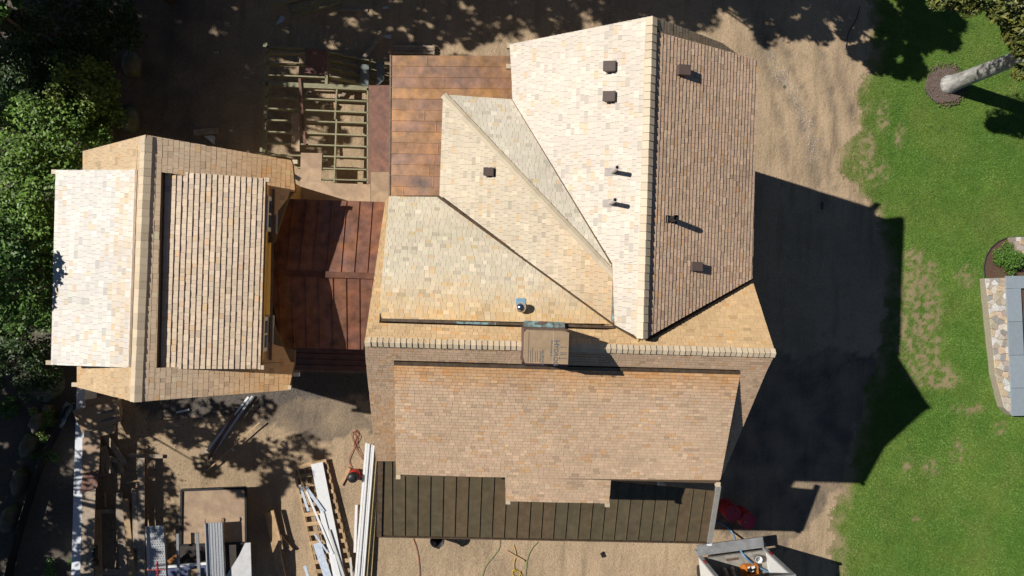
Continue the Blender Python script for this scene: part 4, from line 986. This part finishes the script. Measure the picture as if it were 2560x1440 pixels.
# rolled sheets and cloth in the truck
def bundle(name, label, x, y, L, r, m, ang, cat):
    c = inT(x, y); d = (ty*math.cos(ang)+tx*math.sin(ang)); q = MB(); P = [c+Vector((0, 0, r*.9))+d*(L*t)+tx*(.02*math.sin(9*t)) for t in [k/8 for k in range(9)]]
    q.tube(P, [r*(.75+.25*math.sin(k*1.7)**2) for k in range(9)], 10); return tag(q.build(name, m, smooth=True), label, cat)
bundle('paper_roll', 'left tan paper roll on the truck floor', .72, .42, .55, .085, mat('tan_paper', (.48, .36, .29), var=.15), .5, 'roll'); bundle('paper_roll', 'right tan paper roll on the truck floor', 1.02, .42, .42, .08, mat('tan_paper', (.48, .36, .29)), .25, 'roll')
bundle('white_sack', 'white striped sack beyond the paper rolls in the truck', .95, .85, .75, .2, white_m, .45, 'sack')
bundle('grey_bag', 'dark grey bag against the left side of the truck floor', .4, .6, .6, .12, mat('grey_cloth', (.08, .08, .08), var=.3), .6, 'bag'); bundle('brown_bag', 'brown bag beside the yellow-filled bucket', 1.95, .95, .25, .12, mat('brown_cloth', (.09, .06, .05), var=.3), .6, 'bag')

# =================================================================== RIGHT SIDE: stone planter wall, bed, shrub, trees
def seg_sheet(name, pts, z, m, kind=True):
    P = [W(*p, z) for p in pts]
    if sum((P[i].cross(P[(i+1) % len(P)]) for i in range(len(P))), Vector()).z < 0: P = P[::-1]
    q = MB(); q.prism(P, [p-Vector((0, 0, .1)) for p in P]); o = q.build(name, m); return struct(o) if kind else o
bed_px = [(2462,693),(2460,665),(2466,640),(2478,620),(2496,604),(2520,594),(2640,588),(2640,700)]
seg_sheet('mulch_bed', bed_px, .13, mulch_m)
ring = [(2362+46*math.cos(a), 214-45*math.sin(a)) for a in [2*PI*k/40 for k in range(40)]]
ring = [(2362+(x-2362)*(1+.12*noise.noise(Vector((math.cos(i*.157)*1.5, math.sin(i*.157)*1.5, 4)))), 214+(y-214)*(1+.12*noise.noise(Vector((math.cos(i*.157)*1.5, math.sin(i*.157)*1.5, 4))))) for i, (x, y) in enumerate(ring)]
seg_sheet('tree_mulch', ring, .14, mulch_g)
sw = empty('stone_planter_wall', W(2510, 850, 0), 'pale field stone planter wall with blue-grey capstones', 'wall')
ZS = .42
def stone_wall(poly, n, seed, z):
    rr = random.Random(seed); xs = [p[0] for p in poly]; ys = [p[1] for p in poly]
    seeds = []
    tries = 0
    while len(seeds) < n and tries < 20000:
        tries += 1
        p = (rr.uniform(min(xs), max(xs)), rr.uniform(min(ys), max(ys)))
        if inpoly(p[0], p[1], poly) and all((p[0]-s[0])**2+(p[1]-s[1])**2 > (.62*math.sqrt((max(xs)-min(xs))*(max(ys)-min(ys))/n))**2*.8 for s in seeds): seeds.append(p)
    cols = [(.50, .43, .33), (.60, .55, .47), (.42, .35, .26), (.33, .31, .29), (.56, .44, .30), (.62, .60, .57), (.46, .38, .33)]
    for s in seeds:
        cell = list(poly)
        for t in seeds:
            if t is s: continue
            d2 = (t[0]-s[0])**2+(t[1]-s[1])**2
            if d2 > 1.2: continue
            mx, my = (s[0]+t[0])/2, (s[1]+t[1])/2; dx, dy = t[0]-s[0], t[1]-s[1]
            out = []
            for i in range(len(cell)):
                p, r2 = cell[i], cell[(i+1) % len(cell)]
                a = (p[0]-mx)*dx+(p[1]-my)*dy; b = (r2[0]-mx)*dx+(r2[1]-my)*dy
                if a <= 0: out.append(p)
                if (a < 0 < b) or (b < 0 < a): u = a/(a-b); out.append((p[0]+(r2[0]-p[0])*u, p[1]+(r2[1]-p[1])*u))
            cell = out
            if len(cell) < 3: break
        if len(cell) < 3: continue
        area = sum(cell[i][0]*cell[(i+1) % len(cell)][1]-cell[(i+1) % len(cell)][0]*cell[i][1] for i in range(len(cell)))
        if area < 0: cell = cell[::-1]
        cx, cy = sum(p[0] for p in cell)/len(cell), sum(p[1] for p in cell)/len(cell)
        h = z+rr.uniform(-.012, .015)
        def sh(k): return [(cx+(x-cx)*k, cy+(y-cy)*k) for x, y in cell]
        q = MB(); a = sh(.985); b = sh(.90); col = jit(cols[rr.randrange(len(cols))], .12)
        n_ = len(cell)
        q.add([(x, y, h-.05) for x, y in a]+[(x, y, h-.02) for x, y in sh(.97)]+[(x, y, h+rr.uniform(-.006, .006)) for x, y in b], [list(range(2*n_, 3*n_))]+[[k, (k+1) % n_, n_+(k+1) % n_, n_+k] for k in range(n_)]+[[n_+k, n_+(k+1) % n_, 2*n_+(k+1) % n_, 2*n_+k] for k in range(n_)], col)
        q.build('stone', stone_m, sw)
wp1 = [tuple(W(*p, ZS)[:2]) for p in [(2464,696),(2519,694),(2531,1040),(2512,1020),(2490,940),(2476,800)]]
wp2 = [tuple(W(*p, ZS)[:2]) for p in [(2532,593),(2640,588),(2640,640),(2552,640)]]
def body(poly, z):
    q = MB(); P = [Vector((x, y, z)) for x, y in poly]
    if sum((P[i].cross(P[(i+1) % len(P)]) for i in range(len(P))), Vector()).z < 0: P = P[::-1]
    q.prism(P, [Vector((p.x, p.y, -.05)) for p in P]); q.build('mortar_body', mat('mortar', (.36, .31, .24), var=.2, scale=20), sw)
body(wp1, ZS-.04); body(wp2, ZS-.04)
stone_wall(wp1, 74, 5, ZS); stone_wall(wp2, 26, 9, ZS)
for a, b in ((690, 721), (721.8, 804), (804.8, 888), (888.8, 970), (970.8, 1040)):
    x = lambda y: 2515+(y-690)*.046
    P = [W(x(a), a, ZS+.07), W(x(a)+ (100 if a < 700 else 36), a-1, ZS+.07), W(x(b)+(100 if a < 700 else 36), b-1, ZS+.07), W(x(b), b, ZS+.07)]
    q = MB(); q.prism(P[::-1], [p-Vector((0, 0, .06)) for p in P[::-1]]); q.build('capstone', slab_m, sw)
seg_sheet('planter_soil', [(2553,722),(2650,720),(2660,1040),(2568,1040)], .32, mulch_m)
q = MB(); q.tube([W(*p, .16) for p in bed_px[:7]], .02, 6); tag(q.build('bed_edging', mat('dark_edging', (.03, .03, .035), rough=.6)), 'thin dark metal edging round the mulch bed', 'edging')

def leaf_cloud(q, centers, n, size, pal, rnd, flat=.0, long=1.5):
    for k in range(n):
        c, rad = centers[rnd.randrange(len(centers))]
        d = Vector((rnd.gauss(0, 1), rnd.gauss(0, 1), rnd.gauss(0, 1))); d.normalize()
        p = Vector(c)+Vector((d.x*rad, d.y*rad, d.z*rad*.8))*(rnd.random()**.4)
        nrm = Vector((rnd.gauss(0, .7), rnd.gauss(0, .7), 1-flat+rnd.random()*.6)).normalized()
        a = rnd.uniform(0, 2*PI); t = Vector((math.cos(a), math.sin(a), 0)); t = (t-nrm*t.dot(nrm)).normalized(); b = nrm.cross(t)
        s = size*rnd.uniform(.6, 1.3)
        q.poly([p-t*s*long*.5, p+b*s*.42+t*s*.05, p+t*s*long*.5, p-b*s*.42+t*s*.05], jit(lerp(pal[0], pal[1], rnd.random()), .2))
def tree(name, label, xy, h, r, nleaf, size, pal, seed, cat='tree', crown_lo=.35, trunk_r=.16, bark=None, group=None, clumps=26, clump_r=.34, top=None, long=1.5):
    rnd = random.Random(seed); e = empty(name, (xy[0], xy[1], 0), label, cat, group)
    top = top or (xy[0], xy[1])
    q = MB()
    spine = [Vector((xy[0]+(top[0]-xy[0])*t+.12*math.sin(4*t+seed), xy[1]+(top[1]-xy[1])*t+.12*math.cos(5*t+seed)-.12*math.cos(seed)*(1-t), h*.92*t-.1)) for t in [k/8 for k in range(9)]]
    q.tube(spine, [trunk_r*(1.15-1.05*t) for t in [k/8 for k in range(9)]], 10)
    cz = h*(crown_lo+1)/2; rz = h*(1-crown_lo)/2
    cents = []
    cxy = Vector((top[0], top[1], 0))
    for k in range(clumps):
        for _ in range(20):
            d = Vector((rnd.uniform(-1, 1), rnd.uniform(-1, 1), rnd.uniform(-1, 1)))
            if .25 < d.length < 1: break
        p = Vector((cxy.x*.8+xy[0]*.2+d.x*r*.8, cxy.y*.8+xy[1]*.2+d.y*r*.8, cz+d.z*rz*.85)); cents.append((p, r*clump_r*rnd.uniform(.6, 1.25)))
    for k in range(min(10, clumps)):
        p = cents[k][0]; s = spine[min(8, max(2, int(8*p.z/h*.75)))]
        q.tube([s, (s+p)/2+Vector((0, 0, -.1)), p], [trunk_r*.42, trunk_r*.25, .015], 6)
    q.build('trunk', bark or bark_d, e, True)
    q = MB(); leaf_cloud(q, cents, nleaf, size, pal, rnd, long=long); q.build('crown', leaf_m, e)
    return e
G1 = ((.07, .155, .02), (.19, .31, .05)); G2 = ((.045, .105, .016), (.11, .21, .035)); G3 = ((.10, .17, .03), (.26, .32, .06)); G_SHADE = ((.02, .05, .01), (.05, .09, .02))  # the last palette has the tall trees' shade put into its greens
# trees and brush along the left edge, crowns placed where the picture shows them
def atc(px, py, z): p = W(px, py, z); return (p.x, p.y)
def pick_chip(r):
    a = r.uniform(0, 2*PI); q = r.random()**.5*.8*(1.12 if r.random() < .2 else 1); c = W(2362, 214); return (c.x+q*math.cos(a), c.y+q*math.sin(a))
_yz = yard_z
def yard_z(x, y): return .145
pebbles('mulch_chips', 1500, pick_chip, ((.07, .05, .04), (.24, .17, .13)), .012, .035, 'brown and grey bark chips round the foot of the lawn tree', 'mulch')
yard_z = _yz
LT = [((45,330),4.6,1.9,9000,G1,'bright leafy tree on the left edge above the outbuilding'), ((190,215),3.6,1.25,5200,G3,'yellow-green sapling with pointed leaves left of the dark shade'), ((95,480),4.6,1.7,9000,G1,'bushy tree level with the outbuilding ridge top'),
      ((30,600),4.8,1.6,7000,G2,'darker tree on the left edge beside the pale dormer'), ((80,760),4.0,1.3,5000,G2,'shaded tree left of the dormer shadow'), ((45,900),3.6,1.4,5200,G_SHADE,'dark low tree by the big boulder'), ((150,90),4.2,1.5,5200,G_SHADE,'dark shaded tree in the upper left corner'), ((30,140),5.0,1.6,5000,G_SHADE,'dim tree against the left edge near the top'), ((265,40),3.2,1.0,2600,G_SHADE,'dim shrub at the top edge left of the shaded dirt'), ((210,300),3.0,1.1,4500,G1,'low leafy tree nearest the outbuilding corner')]
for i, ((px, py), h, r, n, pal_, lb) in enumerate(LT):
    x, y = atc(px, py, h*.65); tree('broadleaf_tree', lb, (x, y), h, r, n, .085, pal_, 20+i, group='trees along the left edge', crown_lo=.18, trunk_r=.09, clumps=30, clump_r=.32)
# the tree by the garage eave whose top shades the pale dormer
x, y = atc(70, 690, 6.2); tree('broadleaf_tree', 'taller tree whose crown shades the edge of the pale dormer', (x-.6, y), 9.0, 1.5, 5000, .11, G2, 41, group='trees along the left edge', crown_lo=.45, trunk_r=.12, clumps=22)
# tall trees outside the picture that throw the dappled shade
TALL = [(-21.5,10.8,13,3.6,11000),(-24.5,9.4,13,3.0,9000),(-18.6,12.9,13,3.4,10000),(-20.8,9.6,12,2.6,8000),(-14.4,7.5,9.5,1.9,2900),
        (-16.0,8.6,10,2.4,4300),(-13.8,11.0,10.5,2.4,3000),(-10.5,11.7,11,1.7,2900),(-18.0,8.9,10.5,2.2,4600),(-11.4,9.9,9.5,1.6,1700),
        (-15.6,14.0,12,2.3,3000),(-12.6,13.6,12,2.2,2900),(-9.6,13.3,12,2.2,3800),(-6.7,13.5,12,2.2,4000),(-3.8,13.2,11.5,2.2,3800),(-.8,13.4,11,2.1,3600),(2.0,13.2,10.5,2.1,3600),(4.6,13.1,10,2.0,3400),(8.8,11.9,9.2,2.0,10000),
        (-13.0,16.2,13,2.5,4600),(-8.0,16.0,13,2.5,4600),(-3.0,16.0,13,2.5,4600),(2.0,15.8,12,2.4,4600),
        (-19.8,-3.0,9.5,2.4,1900),(-19.3,-6.6,9.5,2.4,1700),(-17.4,-9.8,9.5,2.4,2200),(-21.0,1.0,9,2.4,4600),(-14.8,-11.6,9,2.0,2600),
        (-23.0,-3.4,9.5,2.6,7000),(-23.0,-7.0,9.5,2.6,7000),(-23.2,-10.5,9.5,2.6,6000)]
for i, (x, y, h, r, n) in enumerate(TALL):
    tree('broadleaf_tree', 'tall broadleaf tree standing just outside the picture', (x, y), h, r, n, .17, G2, 60+i, group='tall trees around the site', crown_lo=.42, trunk_r=.2, clumps=46, clump_r=.19)
for i, (x, y, tx_, ty_, h, r, n) in enumerate([(-17.6, -3.6, -15.2, -4.2, 10, 1.9, 2300)]):
    tree('broadleaf_tree', ['leaning tall tree outside the left edge, nearer the small outbuilding', 'leaning tall tree outside the left edge, nearer the bottom'][i], (x, y), h, r, n, .16, G2, 120+i, group='leaning trees beside the lumber yard', crown_lo=.5, trunk_r=.12, clumps=40, clump_r=.2, top=(tx_, ty_))
# the pale-barked tree on the lawn
b0 = W(2368, 214); tp = W(2555, 141, 3.4)
lt = empty('lawn_tree', b0, 'pale grey trunk rising from a mulch ring on the lawn', 'tree')
q = MB(); d = (Vector((tp.x, tp.y, 3.4))-Vector((b0.x, b0.y, 0)))
q.tube([b0+Vector((0, 0, .02))]+[b0+d*t for t in (.06, .2, .45, .8, 1.2, 1.8, 2.4)], [.46, .33, .285, .268, .25, .23, .2, .12], 18); q.build('trunk', bark_m, lt, True)
rnd = random.Random(5); q = MB(); cents = []
for px, py, z, r in ((2530,30,6.5,.5),(2545,75,6.2,.45),(2500,25,6.6,.35),(2560,110,6,.4),(2430,2,6.5,.45),(2390,-8,6.5,.35),(2350,-5,6.5,.3),(2550,180,5.2,.22),(2600,60,6.5,.9),(2620,150,6.2,.7),(2500,-60,7,.9),(2400,-70,7,.9)):
    cents.append((W(px, py, z), r))
leaf_cloud(q, cents, 6500, .085, ((.07, .10, .02), (.20, .20, .045)), rnd, flat=.3, long=2.6); 
for c, r in cents: pass
q.build('crown', leaf_m, lt)
q = MB()
for c, r in cents: q.tube([b0+d*1.9, (b0+d*2.0+c)/2, c], [.06, .04, .015], 6)
q.build('branch', bark_m, lt)
# round shrub in the bed
sc_ = W(2522, 650, .5); e = empty('round_shrub', (sc_.x, sc_.y, .1), 'round clipped green shrub in the mulch bed', 'shrub')
rnd = random.Random(8); q = MB(); cents = [(sc_+Vector((rnd.gauss(0, .2), rnd.gauss(0, .2), rnd.uniform(-.25, .25))), .22) for k in range(26)]
leaf_cloud(q, cents, 7000, .035, ((.05, .13, .015), (.13, .25, .035)), rnd, flat=.4, long=1.7); q.build('foliage', leaf_m, e)
q = MB(); q.tube([(sc_.x, sc_.y, .05), (sc_.x, sc_.y, .5)], [.05, .03], 8); q.build('stem', bark_d, e)
# boulders on the left bank
def boulder(label, px, py, rx, ry, rz, seed, a=0.):
    c = W(px, py, rz*.6); r = random.Random(seed); q = MB(); n, m_ = 14, 9
    V = []
    for j in range(m_+1):
        th = PI*j/m_
        for i in range(n):
            ph = 2*PI*i/n; d = Vector((math.sin(th)*math.cos(ph), math.sin(th)*math.sin(ph), math.cos(th)))
            k = 1+.35*noise.noise(d*1.6+Vector((seed*3.1, 0, 0)))+.12*noise.noise(d*4+Vector((seed, 0, 0)))
            p = Vector((d.x*rx*k, d.y*ry*k, d.z*rz*k)); p.rotate(Matrix.Rotation(a, 3, 'Z')); V.append((c.x+p.x, c.y+p.y, rz*.45+p.z))
    Fc = [[j*n+i, (j+1)*n+i, (j+1)*n+(i+1) % n, j*n+(i+1) % n] for j in range(m_) for i in range(n)]
    q.add(V, Fc); tag(q.build('boulder', boulder_m, smooth=True, origin=(c.x, c.y, 0)), label, 'boulder', 'boulders on the left bank')
boulder('largest boulder at the foot of the small outbuilding', 122, 965, .42, .62, .45, 1, -.3); boulder('sunlit mossy boulder right of the ferny patch', 95, 1055, .25, .4, .35, 2, -.3)
boulder('pale rounded boulder below the mossy one', 72, 1115, .28, .45, .32, 3, -.2); boulder('long grey boulder midway down the left bank', 47, 1205, .24, .55, .3, 4, -.15); boulder('lowest boulder on the left bank', 22, 1300, .3, .5, .3, 5, -.2)
boulder('dim boulder in the shade above the outbuilding ridge', 325, 300, .3, .48, .35, 6); boulder('dim boulder in deep shade near the top left', 330, 160, .3, .5, .3, 7); boulder('small boulder between the mossy one and the cartons', 118, 1025, .16, .2, .2, 8)
for i, (px, py, n, lb) in enumerate([(125, 1040, 1800, 'yellow-green moss and ferns beside the blue tarp'), (108, 1130, 900, 'dark weeds between the boulders and silt fence'), (150, 1415, 700, 'low weeds at the bottom edge left of the wall'), (20, 1010, 1200, 'leafy weeds on the left edge above the boulders')]):
    c = W(px, py, .1); rnd = random.Random(90+i); q = MB(); leaf_cloud(q, [(c+Vector((rnd.gauss(0, .25), rnd.gauss(0, .25), .08)), .18) for k in range(9)], n, .05, G3 if i == 0 else G2, rnd); tag(q.build('ground_plant', leaf_m), lb, 'plant')
# crumpled tarp and silt fence
q = MB(); A_, B_ = W(175, 1008, .25), W(148, 1068, .3); nu, nv = 14, 8; V = []
dv = (B_-A_); sv = Vector((-dv.y, dv.x, 0)).normalized()*.32
for i in range(nu+1):
    for j in range(nv+1):
        t, u = i/nu, j/nv-.5; p = A_+dv*t+sv*u*(1-.45*t); V.append((p.x, p.y, .28+.13*noise.noise(Vector((t*5, u*7, 2)))+.08*noise.noise(Vector((t*13, u*15, 5)))))
q.add(V, [[i*(nv+1)+j, (i+1)*(nv+1)+j, (i+1)*(nv+1)+j+1, i*(nv+1)+j+1] for i in range(nu) for j in range(nv)])
o = q.build('tarp', tarp_m, smooth=True); tag(o, 'crumpled teal tarp beside the white wall', 'tarp'); mo = o.modifiers.new('t', 'SOLIDIFY'); mo.thickness = .012
q = MB(); sf = [W(*p, .0) for p in [(185,1010),(150,1080),(120,1140),(95,1210),(70,1290),(45,1380),(30,1450)]]
for a, b in zip(sf, sf[1:]): q.bar(a+Vector((0, 0, .25)), b+Vector((0, 0, .25)), .02, .5)
tag(q.build('silt_fence', black_m), 'black silt fence running down beside the boulders', 'fence')
